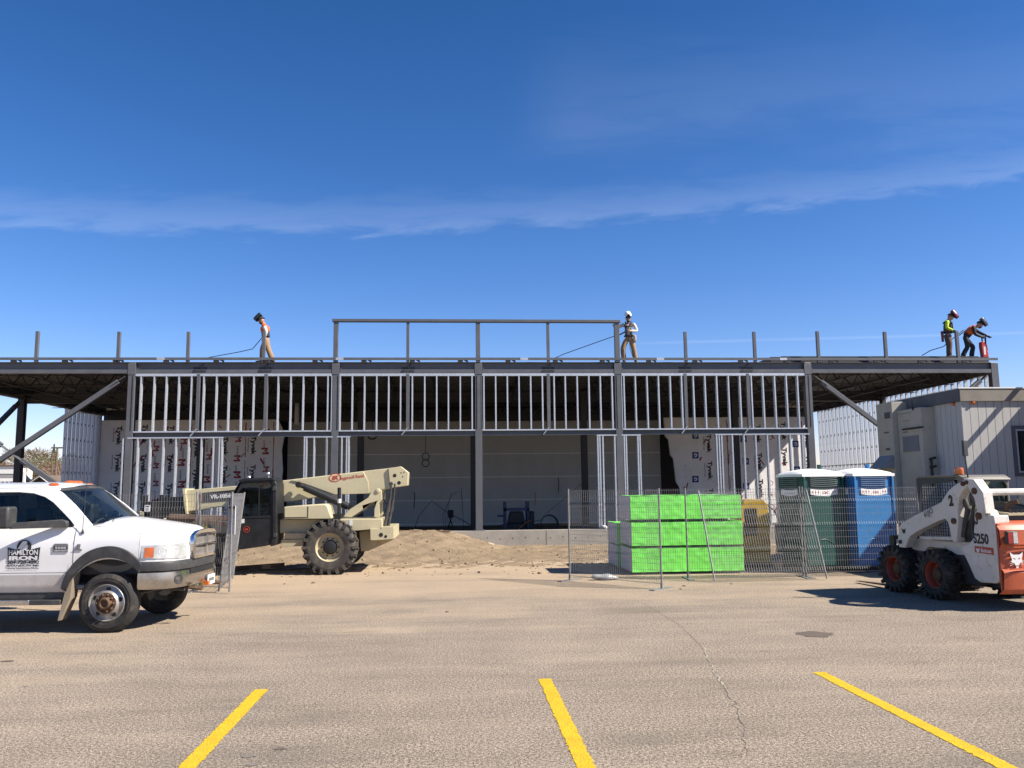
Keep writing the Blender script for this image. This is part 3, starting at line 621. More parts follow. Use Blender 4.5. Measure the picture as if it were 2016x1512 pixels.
# ================================================================== wheels
def wheel(parent, c, side, R, w, rimR, rim_m, tyre_m, lugs=0, lugh=.04, style='truck', hub_m=None):
    "c = centre of the OUTER face; side = +1/-1: outward along local y"
    ax = V((0, side, 0)); c = V(c); r = MB()
    if style == 'truck':
        r.lathe(c, ax, [(rimR, -w + .03), (rimR, -.012), (rimR - .010, -.003), (rimR - .02, -.03), (.232, -.045), (.178, -.026), (.158, .004), (.15, .012), (.0, .012)], 40)
    elif style == 'loader':
        r.lathe(c, ax, [(rimR, -w + .03), (rimR + .01, -.03), (rimR - .015, -.035), (rimR - .03, -.05), (rimR - .05, -.15), (.10, -.15), (.09, -.1), (0, -.1)], 32)
    else:
        r.lathe(c, ax, [(rimR, -w + .03), (rimR + .015, -.03), (rimR, -.02), (rimR - .02, -.035), (rimR - .045, -.13), (rimR * .72, -.135), (rimR * .66, -.12), (.0, -.12)], 36)
    wo = r.build('wheel', rim_m, parent, ang=40)
    t = MB()
    t.lathe(c, ax, [(rimR - .004, -w + .01), (rimR + .3 * (R - rimR), -w - .004), (R - .05, -w + .006), (R - .012, -w + .03), (R, -w + .06), (R, -w * .64), (R - .012, -w * .62), (R - .012, -w * .60), (R, -w * .58), (R, -w * .42), (R - .012, -w * .40), (R - .012, -w * .38), (R, -w * .36), (R, -.06), (R - .012, -.03), (R - .05, -.006), (rimR + .55 * (R - rimR), .004), (rimR + .5 * (R - rimR), .001), (rimR + .3 * (R - rimR), .004), (rimR + .05, -.004), (rimR - .004, -.012)], 56)
    e1 = V((1, 0, 0)); e2 = V((0, 0, 1))
    for i in range(lugs):
        for half in (0, 1):
            a0 = 2 * pi * (i + .5 * half) / lugs; h0 = -.015 if half == 0 else -w + .015; h1 = -w * .54 if half == 0 else -w * .46
            pts = [(a0, h0), (a0 + 2.6 / lugs, h1)]
            P = [c + ax * h + (e1 * cos(a) + e2 * sin(a)) * (R + lugh * .3) for a, h in pts]; nrm = (e1 * cos(a0 + .1) + e2 * sin(a0 + .1))
            t.bar(P[0], P[1], R * 2 * pi / lugs * .36, lugh * 1.5, nrm)
            Q = c + ax * (.003 if half == 0 else -w - .003) + (e1 * cos(a0) + e2 * sin(a0)) * (R - .035 + lugh * .2); t.bar(Q - nrm * .05, Q + nrm * (.045 + lugh * .4), R * 2 * pi / lugs * .36, .03, ax)
    t.build('tyre', tyre_m, wo, ang=40)
    h = MB(); n = 10 if style != 'loader' else 8
    if style == 'truck':
        h.lathe(c, ax, [(.148, .012), (.145, .022), (.095, .024), (.088, .05), (.07, .075), (.055, .075), (.05, .05), (0, .05)], 24)
        for i in range(n): a = 2 * pi * i / n; h.lathe(c + (e1 * cos(a) + e2 * sin(a)) * .12, ax, [(.016, .02), (.016, .05), (.010, .058), (0, .058)], 6)
    elif style == 'loader':
        h.lathe(c, ax, [(.115, -.15), (.11, -.09), (.07, -.07), (0, -.07)], 16)
        for i in range(n): a = 2 * pi * i / n; h.lathe(c + (e1 * cos(a) + e2 * sin(a)) * .135, ax, [(.015, -.15), (.015, -.115), (0, -.115)], 6)
    else:
        h.lathe(c, ax, [(.17, -.12), (.165, -.085), (.15, -.07), (.15, -.02), (.10, .0), (.0, .0)], 24)
        for i in range(n): a = 2 * pi * i / n; h.lathe(c + (e1 * cos(a) + e2 * sin(a)) * .205, ax, [(.02, -.125), (.02, -.085), (0, -.085)], 6)
    h.build('hub', hub_m or M['rust'], wo, ang=40)
    if style == 'truck':
        for i in range(5): a = 2 * pi * (i + .2) / 5; q = MB(); q.lathe(c + (e1 * cos(a) + e2 * sin(a)) * .197, ax + (e1 * cos(a) + e2 * sin(a)) * .3, [(.034, -.040), (.033, -.024), (0, -.024)], 14); q.build('hand_hole', M['hole'], wo)
    return wo
def interp(tab, x):
    if x <= tab[0][0]: return tab[0][1]
    for (a, p), (b_, q) in zip(tab, tab[1:]):
        if x <= b_: return p + (q - p) * (x - a) / (b_ - a)
    return tab[-1][1]
# ================================================================== PICKUP TRUCK
A = rad(-4.0); P0 = onG(213, 1247); hd = V((cos(A), sin(A), 0)); lf = V((-sin(A), cos(A), 0))
TR = empty('pickup_truck', P0 + lf * 1.0 - hd * .05, A)
tag(TR, 'white heavy duty pickup truck with black wheel flares, chrome grille and amber roof lights', 'truck')
plan = [(.42, .905), (.53, .897), (.65, .872), (.74, .828), (.80, .765), (.845, .675), (.872, .575), (.895, .45), (.915, .25), (.925, 0)]
ysh = [(-2.3, .90), (.42, .905)] + plan[1:]
zsh = [(-2.3, 1.47), (-.36, 1.49), (-.2, 1.485), (.1, 1.44), (.4, 1.39), (.64, 1.345), (.80, 1.32), (.87, 1.305), (.925, 1.305)]
prof = [(.55, .90), (.62, .945), (.80, .968), (.85, .978), (.88, .965), (1.0, .968), (1.15, .972), (1.28, .962), (1.38, .94), (1.45, .915), (1.5, .905)]
def ybody(z): return interp(prof, z)
def zarch(u):
    if abs(u) < .60: return .42 + sqrt(max(.02, .615 ** 2 - u * u))
    return .56 if u < 0 else .9
for s in (-1, 1):
    b = MB(); us = [-2.25, -2.0, -1.7, -1.4, -1.1, -.9, -.75, -.66, -.61] + [-.598 * cos(pi * i / 22) for i in range(20)]; us = [u for u in us if u < .42] + [.42]
    rows = [0, .12, .25, .36, .44, .55, .66, .78, .9, 1.0]
    def P(u, t):
        z0 = zarch(u); z1 = interp(zsh, u); z = z0 + (z1 - z0) * t; return (u, s * ybody(z), z)
    o = len(b.v); b.v += [P(u, t) for u in us for t in rows]; n = len(rows)
    fs = [(o + i * n + j, o + (i + 1) * n + j, o + (i + 1) * n + j + 1, o + i * n + j + 1) for i in range(len(us) - 1) for j in range(n - 1)]; b.f += fs; b.mi += [0] * len(fs)
    o2 = b.build('side_panel', M['truck'], TR, recalc=False, ang=50)
b = MB()
nu, nv = 30, 20
def hood(a, c):
    u = -.36 + (.925 + .36) * a; t = -1 + 2 * c; w = max(.001, interp(ysh, u)); z = interp(zsh, u); k = min(1, w / .8)
    hump = .045 * max(0, 1 - abs(t) / .62) ** .5 if abs(t) < .62 else 0
    return (u + (.14 * (1 - t * t) * (1 - a)) , t * w, z + k * ((.075 + .05 * a) * (1 - abs(t) ** 2.4) + hump * (1 - .3 * a)))
b.grid(hood, nu, nv); b.build('hood', M['truck'], TR, ang=50)
# nose below the hood edge
def nramp(a): return max(0, min(1, a / .13, (1 - a) / .13))
b = MB()
def nose(a, c, off=0.0, z0=.96, z1=None):
    k = a * (2 * len(plan) - 2); i = int(k); fr = k - i; pts = [(u, -y) for u, y in plan] + [(u, y) for u, y in reversed(plan[:-1])]; i = min(i, len(pts) - 2)
    if k >= len(pts) - 1: i, fr = len(pts) - 2, 1.0
    u = pts[i][0] * (1 - fr) + pts[i + 1][0] * fr; y = pts[i][1] * (1 - fr) + pts[i + 1][1] * fr
    d = V((pts[i + 1][0] - pts[i][0], pts[i + 1][1] - pts[i][1])).normalized(); nx, ny = d.y, -d.x
    zt = interp(zsh, u) if z1 is None else z1; z = z0 + (zt - z0) * c; bul = ybody(min(1.5, z)) - .905 if off == 0 else 0
    return (u + nx * (off + bul), y + ny * (off + bul), z)
b.grid(lambda a, c: nose(a, c), 54, 8); b.build('front_panel', M['truck'], TR, recalc=False, ang=50)
# head lamps wrapped round the corners
for s in (0, 1):
    b = MB()
    def lampf(a, c):
        k = .015 + .335 * a if s == 0 else 1 - (.015 + .335 * a); top = 1.245 - .03 * (1 - a); bot = 1.01 + .03 * (1 - a); p = nose(k, 0, .076 - .010 * c, bot, top); q = nose(k, 1, .062, bot, top); return (p[0], p[1], bot + (top - bot) * c)
    b.grid(lampf, 18, 6); h = b.build('headlight', M['lamp'], TR, ang=60)
    b = MB(); b.grid(lambda a, c: (lambda k, p: (p[0], p[1], 1.05 + .14 * c))((lambda k: k if s == 0 else 1 - k)(.04 + .055 * a), nose((.04 + .055 * a) if s == 0 else 1 - (.04 + .055 * a), 0, .083 - .010 * c, 1.05, 1.19)), 4, 4); b.build('turn_signal', M['amber'], h)
    for kk in (.15, .24):
        b = MB(); kx = kk if s == 0 else 1 - kk; p = V(nose(kx, 0, .058, 1.12, 1.3)); q = V(nose(kx, 0, .078, 1.12, 1.3)); b.lathe(p + V((0, 0, .01)), q - p, [(.068, 0), (.068, .006), (.055, .014), (.03, .008), (0, .004)], 20); b.build('lamp_reflector', M['lampring'], h)
def ufront(y): return interp([(0, .925), (.25, .915), (.45, .895), (.575, .872)], abs(y))
gf = lambda a, c, d: (ufront(a) + .055 + d, a, c)
b = MB()
out = [(-.42, .985), (.42, .985), (.47, 1.06), (.49, 1.24), (.455, 1.345), (.34, 1.395), (.0, 1.415), (-.34, 1.395), (-.455, 1.345), (-.49, 1.24), (-.47, 1.06)]
hl = [[(.03, 1.195), (.42, 1.195), (.41, 1.275), (.33, 1.325), (.03, 1.335)], [(.03, 1.03), (.385, 1.03), (.415, 1.17), (.03, 1.17)]]
hl += [[(-a, c) for a, c in reversed(h)] for h in hl]
b.plate(out, gf, .015, .075, hl); gr = b.build('grille_surround', M['chrome'], TR, bev=.008)
b = MB(); b.plate([(-.43, 1.0), (.43, 1.0), (.45, 1.25), (.40, 1.35), (-.40, 1.35), (-.45, 1.25)], gf, .035, .058); b.build('grille_mesh', M['grille'], gr)
# bumper: dark upper pad, chrome lower face
def strip(name, rows, m, rng_=(0, 1)):
    b = MB(); n = len(rows)
    b.grid(lambda a, c: (lambda i: nose(rng_[0] + (rng_[1] - rng_[0]) * a, 0, rows[i][1], rows[i][0], 9))(int(round(c * (n - 1)))), 60, n - 1); return b.build(name, m, TR, ang=40)
bl = strip('bumper', [(.60, .0), (.595, .055), (.63, .085), (.74, .09), (.83, .085), (.85, .06)], M['chromed'])
bu = strip('bumper_pad', [(.85, .05), (.855, .085), (.95, .10), (.985, .085), (.99, .0)], M['trim'])
b = MB(); b.grid(lambda a, c: nose(.385 + .23 * a, 0, .093, .765 + .085 * c, 9), 14, 1); b.build('air_intake', M['hole'], bl)
for kx in (.265, .735):
    p = V(nose(kx, 0, .084, .72, 9)); q = V(nose(kx, 0, .1, .72, 9)); b = MB(); b.lathe(p, q - p, [(.075, 0), (.075, .012), (.062, .014), (.058, .006), (0, .004)], 20); fo = b.build('fog_lamp', M['trim'], bl)
b = MB(); b.box((1.03, -.11, .50), (1.04, .19, .65)); b.m = 1; b.box((1.0405, -.07, .55), (1.042, .15, .60)); lp = b.build('licence_plate', [M['white'], M['grey']], TR); lp.location = (0, .22, .04)
b = MB()
for y in (-.35, .42): b.tube([(.86, y, .56), (1.02, y, .54), (1.10, y + .03, .53), (1.10, y + .07, .535), (1.0, y + .08, .55)], .022, 8)
b.build('tow_hook', M['rust'], TR)
b = MB(); b.box((.99, .06, .54), (1.06, .14, .60)); b.build('marker_tag', M['amber'], TR)
# wheel flares
for s in (-1, 1):
    b = MB(); ou, inn = [], []
    for i in range(29):
        t = rad(42 + 124 * i / 28); r2 = .735 - .05 * max(0, cos(t)) ** 2; ou.append((r2 * cos(t) * (.93 if cos(t) > 0 else .93), .44 + r2 * sin(t) * 1.06)); inn.append((.61 * cos(t), .42 + .635 * sin(t)))
    b.plate(ou + inn[::-1], lambda a, c, d: (a, s * (ybody(min(1.4, max(.56, c))) + d), c), -.04, .055); b.build('wheel_flare', M['trim'], TR, bev=.015)
    b = MB(); b.plate([(-.60, .62), (-.50, .88), (-.53, .50), (-.61, .30), (-.66, .18), (-.69, .18)], lambda a, c, d: (a, s * (.78 + d), c), 0, .2); b.build('mudflap', mat('dusty_mudflap_%d' % s, (.33, .27, .2), .8, dirt=(.2, .16, .12), damt=.5), TR)
    b = MB(); b.box((-2.3, .80 * s, .40), (-.66, 1.0 * s, .47)); b.box((-2.3, .7 * s, .47), (-.66, .92 * s, .57)); b.m = 1; b.box((-1.75, .99 * s, .402), (-1.1, 1.005 * s, .475)); b.build('running_board', [M['trim'], M['chromed']], TR, bev=.01)
    # lower door band, dusty
    b = MB(); b.grid(lambda a, c: (-2.25 + 1.60 * a, s * (ybody(.56 + .26 * c) + .003), .56 + .26 * c), 16, 4); b.build('rocker_panel', M['truckd'], TR)
    b = MB(); b.grid(lambda a, c: (-.528 + .008 * a, s * (ybody(.84 + .63 * c) + .002), .84 + .63 * c), 1, 14); b.grid(lambda a, c: (-2.25 + 1.65 * a, s * (ybody(.845 + .008 * c) + .003), .845 + .008 * c), 4, 1); b.build('door_gap', M['trim'], TR)
def yg(z): return .90 - (z - 1.46) * .335
# greenhouse sides with window openings
gout = [(-2.28, 1.45), (-.30, 1.45), (-.33, 1.52), (-.62, 1.79), (-.86, 1.98), (-.98, 2.05), (-1.15, 2.075), (-2.15, 2.075), (-2.26, 2.0)]
gwin = [(-.585, 1.485), (-.57, 1.515), (-.64, 1.585), (-.80, 1.72), (-.96, 1.85), (-1.10, 1.93), (-1.28, 1.985), (-1.5, 2.005), (-2.0, 2.005), (-2.06, 1.96), (-2.08, 1.485)]
def inset(pl, k):
    cx = sum(p[0] for p in pl) / len(pl); cz = sum(p[1] for p in pl) / len(pl); return [(cx + (a - cx) * (1 - k / abs(1.5)), cz + (c - cz) * (1 - k / .5)) for a, c in pl]
for s in (-1, 1):
    fn = lambda a, c, d: (a, s * (yg(c) + d), c)
    b = MB(); b.plate(gout, fn, -.04, .004, [gwin]); b.build('cab_side', M['truck'], TR, ang=30)
    b = MB(); b.plate(gwin, fn, -.012, .002, [inset(gwin, .024)]); b.build('window_seal', M['trim'], TR)
    b = MB(); b.plate(gwin, fn, -.024, -.018); b.build('side_window', M['glassdk'], TR)
    b = MB(); k = s; b.box((-1.66, min(1.10 * k, 1.33 * k), 1.50), (-1.28, max(1.10 * k, 1.33 * k), 1.83)) if False else b.box((-1.47, min(1.06 * k, 1.30 * k), 1.49), (-1.30, max(1.06 * k, 1.30 * k), 1.80)); mi = b.build('side_mirror', M['trim'], TR, bev=.035)
    b = MB(); b.plate([(-1.34, 1.485), (-1.32, 1.57), (-.72, 1.605), (-.64, 1.575), (-.64, 1.49)], lambda a, c, d: (a, s * (1.13 - (a + 1.34) * .33 + d), c), 0, .07); b.build('mirror_arm', M['trim'], mi, bev=.012)
    b = MB(); b.box((-1.476, min(1.08 * k, 1.28 * k), 1.52), (-1.471, max(1.08 * k, 1.28 * k), 1.77)); b.build('mirror_glass', M['chrome'], mi)
    b = MB(); b.box((-1.98, min(.97 * k, 1.0 * k), 1.30), (-1.80, max(.97 * k, 1.0 * k), 1.345)); b.build('door_handle', M['trim'], TR, bev=.01)
# roof, rear wall, screen, cowl
b = MB()
def roof(a, c):
    u = -2.2 + 1.28 * a; t = -1 + 2 * c; e = max(0, (a - .72) / .28); rz = 2.068 + .085 * (1 - abs(t) ** 3) - .075 * e * e * (1 - .35 * (1 - t * t)); return (u + .10 * (1 - t * t) * e, t * .705, rz)
b.grid(roof, 18, 14); b.build('cab_roof', M['truck'], TR, ang=60)
b = MB(); b.plate([(-.90, 1.45), (.90, 1.45), (.71, 2.05), (0, 2.12), (-.71, 2.05)], lambda a, c, d: (-2.24 - d, a, c), 0, .03, [[(-.6, 1.58), (.6, 1.58), (.52, 1.95), (-.52, 1.95)]]); b.box((-2.25, -.9, .56), (-2.22, .9, 1.46)); b.build('cab_back', M['truck'], TR)
b = MB(); b.plate([(-.6, 1.58), (.6, 1.58), (.52, 1.95), (-.52, 1.95)], lambda a, c, d: (-2.25 - d, a, c), 0, .004); b.build('rear_window', M['glassdk'], TR)
def wsf(a, c, off=0.0):
    t = -1 + 2 * a; zb, zt = 1.50, 2.055; z = zb + (zt - zb + .035 * (1 - t * t)) * c; w = (.855 + (.675 - .855) * c); u = (-.33 + .20 * (1 - t * t)) + c * (-.60 - .06 * (1 - t * t)); return (u + off, t * w, z + .02 * (1 - t * t) * (1 - c))
b = MB(); b.grid(lambda a, c: wsf(a, c), 14, 8); b.build('windscreen', M['glassws'], TR, recalc=False, ang=80)
b = MB(); b.grid(lambda a, c: wsf(a, .93 + .07 * c, .004), 14, 1); b.grid(lambda a, c: wsf(a, .0 + .05 * c, .004), 14, 1); b.build('windscreen_band', M['trim'], TR, recalc=False)
b = MB(); b.grid(lambda a, c: (lambda p, t: (p[0] + .13 * c, t * .87, p[2] - .004 + .012 * (1 - t * t) * c))(wsf(a, 0), -1 + 2 * a), 14, 2); b.build('cowl', M['trim'], TR, recalc=False)
b = MB()
for y in (-.55, .12): b.tube([(-.18, y, 1.545), (-.27, y + .25, 1.585), (-.30, y + .62, 1.60)], .012, 6); b.bar((-.30, y + .12, 1.575), (-.34, y + .70, 1.60), .02, .02)
b.build('wiper', M['trim'], TR)
# interior
b = MB(); b.box((-2.15, -.85, .6), (-.4, .85, .66)); b.box((-.72, -.84, 1.1), (-.30, .84, 1.46)); b.box((-2.2, -.85, .7), (-2.18, .85, 1.46)); b.build('dashboard', M['interior'], TR, bev=.03)
for y in (-.42, .42):
    b = MB(); b.box((-1.75, y - .27, .85), (-1.2, y + .27, 1.05)); b.plate([(-1.72, 1.0), (-1.55, 1.05), (-1.78, 1.75), (-1.92, 1.75)], lambda a, c, d: (a, y + d, c), -.26, .26); b.plate([(-1.80, 1.77), (-1.72, 1.77), (-1.76, 1.95), (-1.84, 1.95)], lambda a, c, d: (a, y + d, c), -.13, .13); b.build('seat', M['interior'], TR, bev=.04)
b = MB(); b.lathe((-.90, .42, 1.42), (-.85, 0, .5), [(.17, -.014), (.185, 0), (.17, .014), (.155, 0), (.17, -.014)], 24); b.build('steering_wheel', M['trim'], TR)
b = MB(); b.plate([(.02, 0), (.16, .02), (.16, .08), (-.13, .08), (-.13, .01)], lambda a, c, d: (-.87 - d, a, 1.93 + c), 0, .03); b.build('rear_view_mirror', M['trim'], TR)
for y in (-.52, -.13, 0, .13, .52):
    z = roof(.86, (y / .705 + 1) / 2); b = MB(); b.lathe((z[0] - .03, y, z[2] - .008), (0, 0, 1), [(.075, 0), (.072, .018), (.045, .038), (0, .044)], 16); b.build('roof_light', M['amber'], TR)
b = MB(); b.lathe((-.42, -.93, 1.40), (0, -.25, 1), [(.022, 0), (.018, .03), (.006, .06), (0, .06)], 10); b.tube([(-.42, -.945, 1.45), (-.38, -.98, 2.05), (-.36, -1.0, 2.2)], .004, 5); b.build('antenna', M['trim'], TR)
# lettering on the door
yo = lambda z: -(ybody(z) + .004)
b = MB(); fnd = lambda a, c, d: (-1.235 + a, yo(1.12) - d, c)
b.plate([(-.235, 1.215), (-.12, 1.185), (0, 1.175), (.12, 1.185), (.235, 1.215), (.222, 1.03), (-.222, 1.03)], fnd, 0, .003)
b.lathe((-1.235, yo(1.2) - .001, 1.215), (0, -1, .0), [(.105, .0), (.105, .004), (.06, .004), (.06, 0)], 24)
b.text('204-728-4092', (-1.235, yo(1.0), 1.0), (1, 0, 0), (0, 0, 1), width=.46, height=.05, bold=.03, lift=.004)
b.text('BRANDON MB', (-1.235, yo(.95), .953), (1, 0, 0), (0, 0, 1), width=.46, height=.026, bold=.02, lift=.004)
b.text('www.hamiltoniron.ca', (-1.235, yo(.92), .917), (1, 0, 0), (0, 0, 1), width=.45, height=.028, bold=.01, lift=.004)
b.m = 1
b.text('HAMILTON', (-1.235, yo(1.14) - .003, 1.142), (1, 0, 0), (0, 0, 1), width=.42, height=.075, bold=.03, lift=.005)
b.text('IRON', (-1.235, yo(1.06) - .003, 1.062), (1, 0, 0), (0, 0, 1), width=.41, height=.06, bold=.06, lift=.005)
b.plate([(-.09, 1.19), (-.04, 1.19), (.05, 1.28), (.03, 1.305), (-.02, 1.30)], fnd, .004, .008)
b.build('door_decal', [M['ink'], M['white']], TR, smooth=False)
b = MB(); fb = lambda a, c, d: (-.70 + a, yo(1.2) - d, 1.20 + c)
b.plate([(-.115, -.06), (.10, -.06), (.10, .045), (.085, .06), (-.09, .06), (-.115, .04)], fb, 0, .01); b.m = 1; b.plate([(-.10, -.018), (.10, -.018), (.10, .022), (-.10, .022)], fb, .01, .013)
b.m = 2; b.text('5500', (-.70, yo(1.2) - .012, 1.202), (1, 0, 0), (0, 0, 1), width=.16, height=.03, bold=.02, lift=.003); b.text('HEAVY DUTY', (-.70, yo(1.2) - .009, 1.162), (1, 0, 0), (0, 0, 1), width=.17, height=.02, bold=.02, lift=.003)
b.m = 0; b.plate([(.17, -.04), (.30, -.04), (.30, -.02), (.27, -.02), (.28, .05), (.23, .05), (.22, .0)], fb, 0, .01); b.build('fender_badge', [M['grey'], M['ink'], M['white']], TR, smooth=False)
# chassis, axle, deck behind the cab
b = MB()
for y in (-.42, .42): b.box((-4.6, y - .05, .62), (.95, y + .05, .82))
b.tube([(0, -.8, .42), (0, .8, .42)], .06, 10); b.lathe((0, .25, .42), (1, 0, 0), [(0, -.16), (.13, -.1), (.15, 0), (.13, .1), (0, .16)], 14); b.tube([(.25, -.6, .5), (.28, .7, .47)], .025, 8); b.tube([(-.5, -.5, .62), (.9, -.45, .55)], .035, 8)
b.box((-.55, -.76, .80), (.55, .76, 1.1)); b.build('chassis', M['joist'], TR)
b = MB(); b.box((-4.7, -1.1, .96), (-2.38, 1.1, 1.08)); b.plate([(-1.05, 1.08), (1.05, 1.08), (.95, 2.0), (-.95, 2.0)], lambda a, c, d: (-2.44 - d, a, c), 0, .05, [[(-.8, 1.4), (.8, 1.4), (.76, 1.9), (-.76, 1.9)]]); b.build('flat_deck', M['bplate'], TR, bev=.01)
wheel(TR, (0, -1.0, .42), -1, .42, .23, .262, M['wheelsteel'], M['rubber'])
wheel(TR, (0, 1.0, .42), 1, .42, .23, .262, M['wheelsteel'], M['rubber'])
for y, s in ((-1.02, -1), (1.02, 1)): wheel(TR, (-3.55, y, .42), s, .42, .23, .262, M['wheelsteel'], M['rubber'])
# ================================================================== TELEHANDLER (profile measured at its own distance)
YT = 20.08; TH = empty('telehandler', (-3.0, YT, 0)); tag(TH, 'cream telescopic handler with black cab and long boom pointing left', 'telehandler')
OT = V((-3.0, YT, 0))
def tz(x, y): return 320 + x / 4.032, 880 + y / 4.032
def prf(pts, Y): return [(lambda q: (q.x - OT.x, q.z))(onY(*tz(*p), YT)) for p in pts]
fT = lambda a, c, d: (a, d, c)         # d = depth behind the near side
b = MB(); bo = prf([(75, 345), (500, 308), (935, 258), (1560, 185), (1780, 160), (1870, 145), (1935, 195), (1928, 305), (1790, 325), (1740, 335), (1610, 372), (1320, 380), (960, 435), (350, 482), (100, 520)], 0)
bo = [(a * 1.0, c) for a, c in bo]; b.plate(bo, fT, .95, 1.5); BM = b.build('boom', M['cream'], TH, bev=.015)
b = MB(); b.plate(prf([(955, 262), (1560, 190), (1600, 270), (1610, 370), (1320, 378), (1075, 290)], 0), fT, .925, .949); b.build('boom_side_plate', M['cream'], BM, bev=.006)
b = MB(); b.plate(prf([(1770, 160), (1870, 147), (1932, 196), (1925, 303), (1785, 324)], 0), fT, .90, .949); b.m = 1
for x, y in ((1822, 222), (1858, 282)): q = prf([(x, y)], 0)[0]; b.lathe((q[0], .899, q[1]), (0, -1, 0), [(.045, 0), (.045, .004), (0, .004)], 14)
for x, y in ((1875, 200), (1900, 195), (1888, 232)): q = prf([(x, y)], 0)[0]; b.lathe((q[0], .899, q[1]), (0, -1, 0), [(.016, 0), (.016, .004), (0, .004)], 10)
b.build('boom_end_plate', [M['cream'], M['hole']], BM, bev=.004)
b = MB(); b.plate(prf([(65, 330), (85, 330), (105, 540), (88, 535)], 0), fT, .85, 1.6); b.build('boom_nose', M['cream'], BM)
b = MB(); b.plate(prf([(195, 372), (215, 366), (490, 340), (500, 350), (500, 422), (485, 428), (210, 450), (196, 440)], 0), fT, .942, .9495); b.m = 1
def tp(x, y, d): q = prf([(x, y)], 0)[0]; return V((q[0], d, q[1]))
sl_ = (tp(500, 385, 0) - tp(200, 410, 0)).normalized(); upv = V((-sl_.z, 0, sl_.x))
b.text('VR-1056C', tp(388, 392, .942), sl_, upv, width=.60, height=.11, bold=.05, lift=.004)
b.m = 2; b.plate(prf([(200, 375), (218, 372), (220, 440), (205, 442)], 0), fT, .936, .941)
b.build('model_plate', [M['ink'], M['white'], M['logored']], BM, smooth=False)
b = MB(); s2 = (tp(1560, 220, 0) - tp(1280, 255, 0)).normalized(); u2 = V((-s2.z, 0, s2.x)); c0 = tp(1325, 240, .924)
b.plate([(.155 * cos(t), .105 * sin(t)) for t in [2 * pi * i / 28 for i in range(28)]], lambda a, c, d: tuple(c0 + s2 * a + u2 * c + V((0, -d, 0))), .0, .004, [[(.132 * cos(t), .085 * sin(t)) for t in [-2 * pi * i / 28 for i in range(28)]]])
b.text('IR', c0, s2, u2, width=.155, height=.10, bold=.05, lift=.004, shear=.2)
b.text('Ingersoll Rand', tp(1468, 238, .924), s2, u2, width=.58, height=.105, bold=.012, lift=.004)
b.build('boom_lettering', M['logored'], BM, smooth=False)
# rear tower and cylinders
for d0 in (.62, 1.62):
    b = MB(); b.plate(prf([(1405, 560), (1460, 500), (1610, 405), (1640, 350), (1690, 330), (1722, 345), (1725, 420), (1700, 450), (1705, 565), (1662, 565), (1662, 440), (1475, 565)], 0), fT, d0, d0 + .10); q = tp(1690, 348, d0); b.lathe(q, (0, -1, 0), [(.06, 0), (.06, .02), (.03, .03), (0, .03)], 14); b.build('boom_tower', M['cream'], TH, bev=.008)
b = MB(); b.tube([tp(1030, 300, .80), tp(1090, 325, .80)], .045, 12); b.tube([tp(1080, 320, .80), tp(1440, 480, .80)], .088, 16); b.lathe(tp(1030, 298, .80), (0, -1, 0), [(.07, -.06), (.08, 0), (.07, .06), (0, .06)], 14); b.lathe(tp(1462, 490, .80), (0, -1, 0), [(.08, -.06), (.08, .06), (0, .06)], 14); b.build('lift_cylinder', M['bplate'], TH)
b = MB()
for dx, d in ((0, .70), (25, .82)): b.tube([tp(1800 + dx, 290, d), tp(1780 + dx, 520, d)], .022, 8); b.tube([tp(1785 + dx, 420, d), tp(1745 + dx, 640, d)], .042, 10)
b.lathe(tp(1798, 292, .62), (0, -1, 0), [(.05, 0), (.05, .03), (0, .03)], 12); b.build('tilt_cylinder', M['trim'], TH)
b = MB()
for k in range(3): b.tube([tp(1740, 350, .9 + .05 * k), tp(1722, 400 + 10 * k, .9 + .05 * k), tp(1770, 480, .9 + .05 * k), tp(1720, 560, .9 + .05 * k)], .012, 6); b.tube([tp(1860, 322, .9 + .05 * k), tp(1800, 400, .92 + .05 * k), tp(1740, 520, .92 + .05 * k)], .012, 6)
b.build('hydraulic_hose', M['trim'], TH)
# chassis, engine pod, counterweight
b = MB(); b.plate(prf([(955, 580), (1730, 575), (1732, 655), (1560, 670), (1300, 690), (-300, 700), (-300, 600)], 0), fT, .45, 1.95); b.build('chassis', M['cream'], TH, bev=.02)
b = MB(); b.plate(prf([(950, 690), (1150, 690), (1150, 735), (945, 735)], 0), fT, .3, 1.9); b.plate(prf([(920, 742), (1110, 738), (1110, 795), (915, 800)], 0), fT, .32, .9); b.build('lower_frame', M['creamd'], TH, bev=.01)
b = MB(); b.plate(prf([(955, 475), (1150, 460), (1285, 452), (1310, 470), (1340, 572), (955, 572)], 0), fT, .10, .78); EH = b.build('engine_hood', M['cream'], TH, bev=.03)
b = MB(); b.box((*[tp(1155, 0, 0).x], .094, 1.33), (tp(1161, 0, 0).x, .0985, 1.6)); b.box((tp(960, 0, 0).x, .094, 1.335), (tp(1150, 0, 0).x, .0985, 1.35)); b.build('hood_seam', M['hole'], EH)
b = MB(); b.plate(prf([(1525, 690), (1640, 670), (1830, 735), (1800, 760), (1600, 850), (1540, 850)], 0), fT, .9, 1.7); b.build('rear_skirt', M['creamd'], TH, bev=.01)
b = MB(); b.plate(prf([(1640, 655), (1728, 655), (1728, 640), (1828, 638), (1828, 735), (1690, 745), (1643, 745)], 0), fT, .25, 2.2); b.m = 1
for x, y in ((1727, 702), (1765, 715)): b.lathe(tp(x, y, .247), (0, -1, 0), [(.05 if x < 1750 else .035, 0), (.05 if x < 1750 else .035, .003), (0, .003)], 14)
b.build('counterweight', [M['cream'], M['hole']], TH, bev=.012)
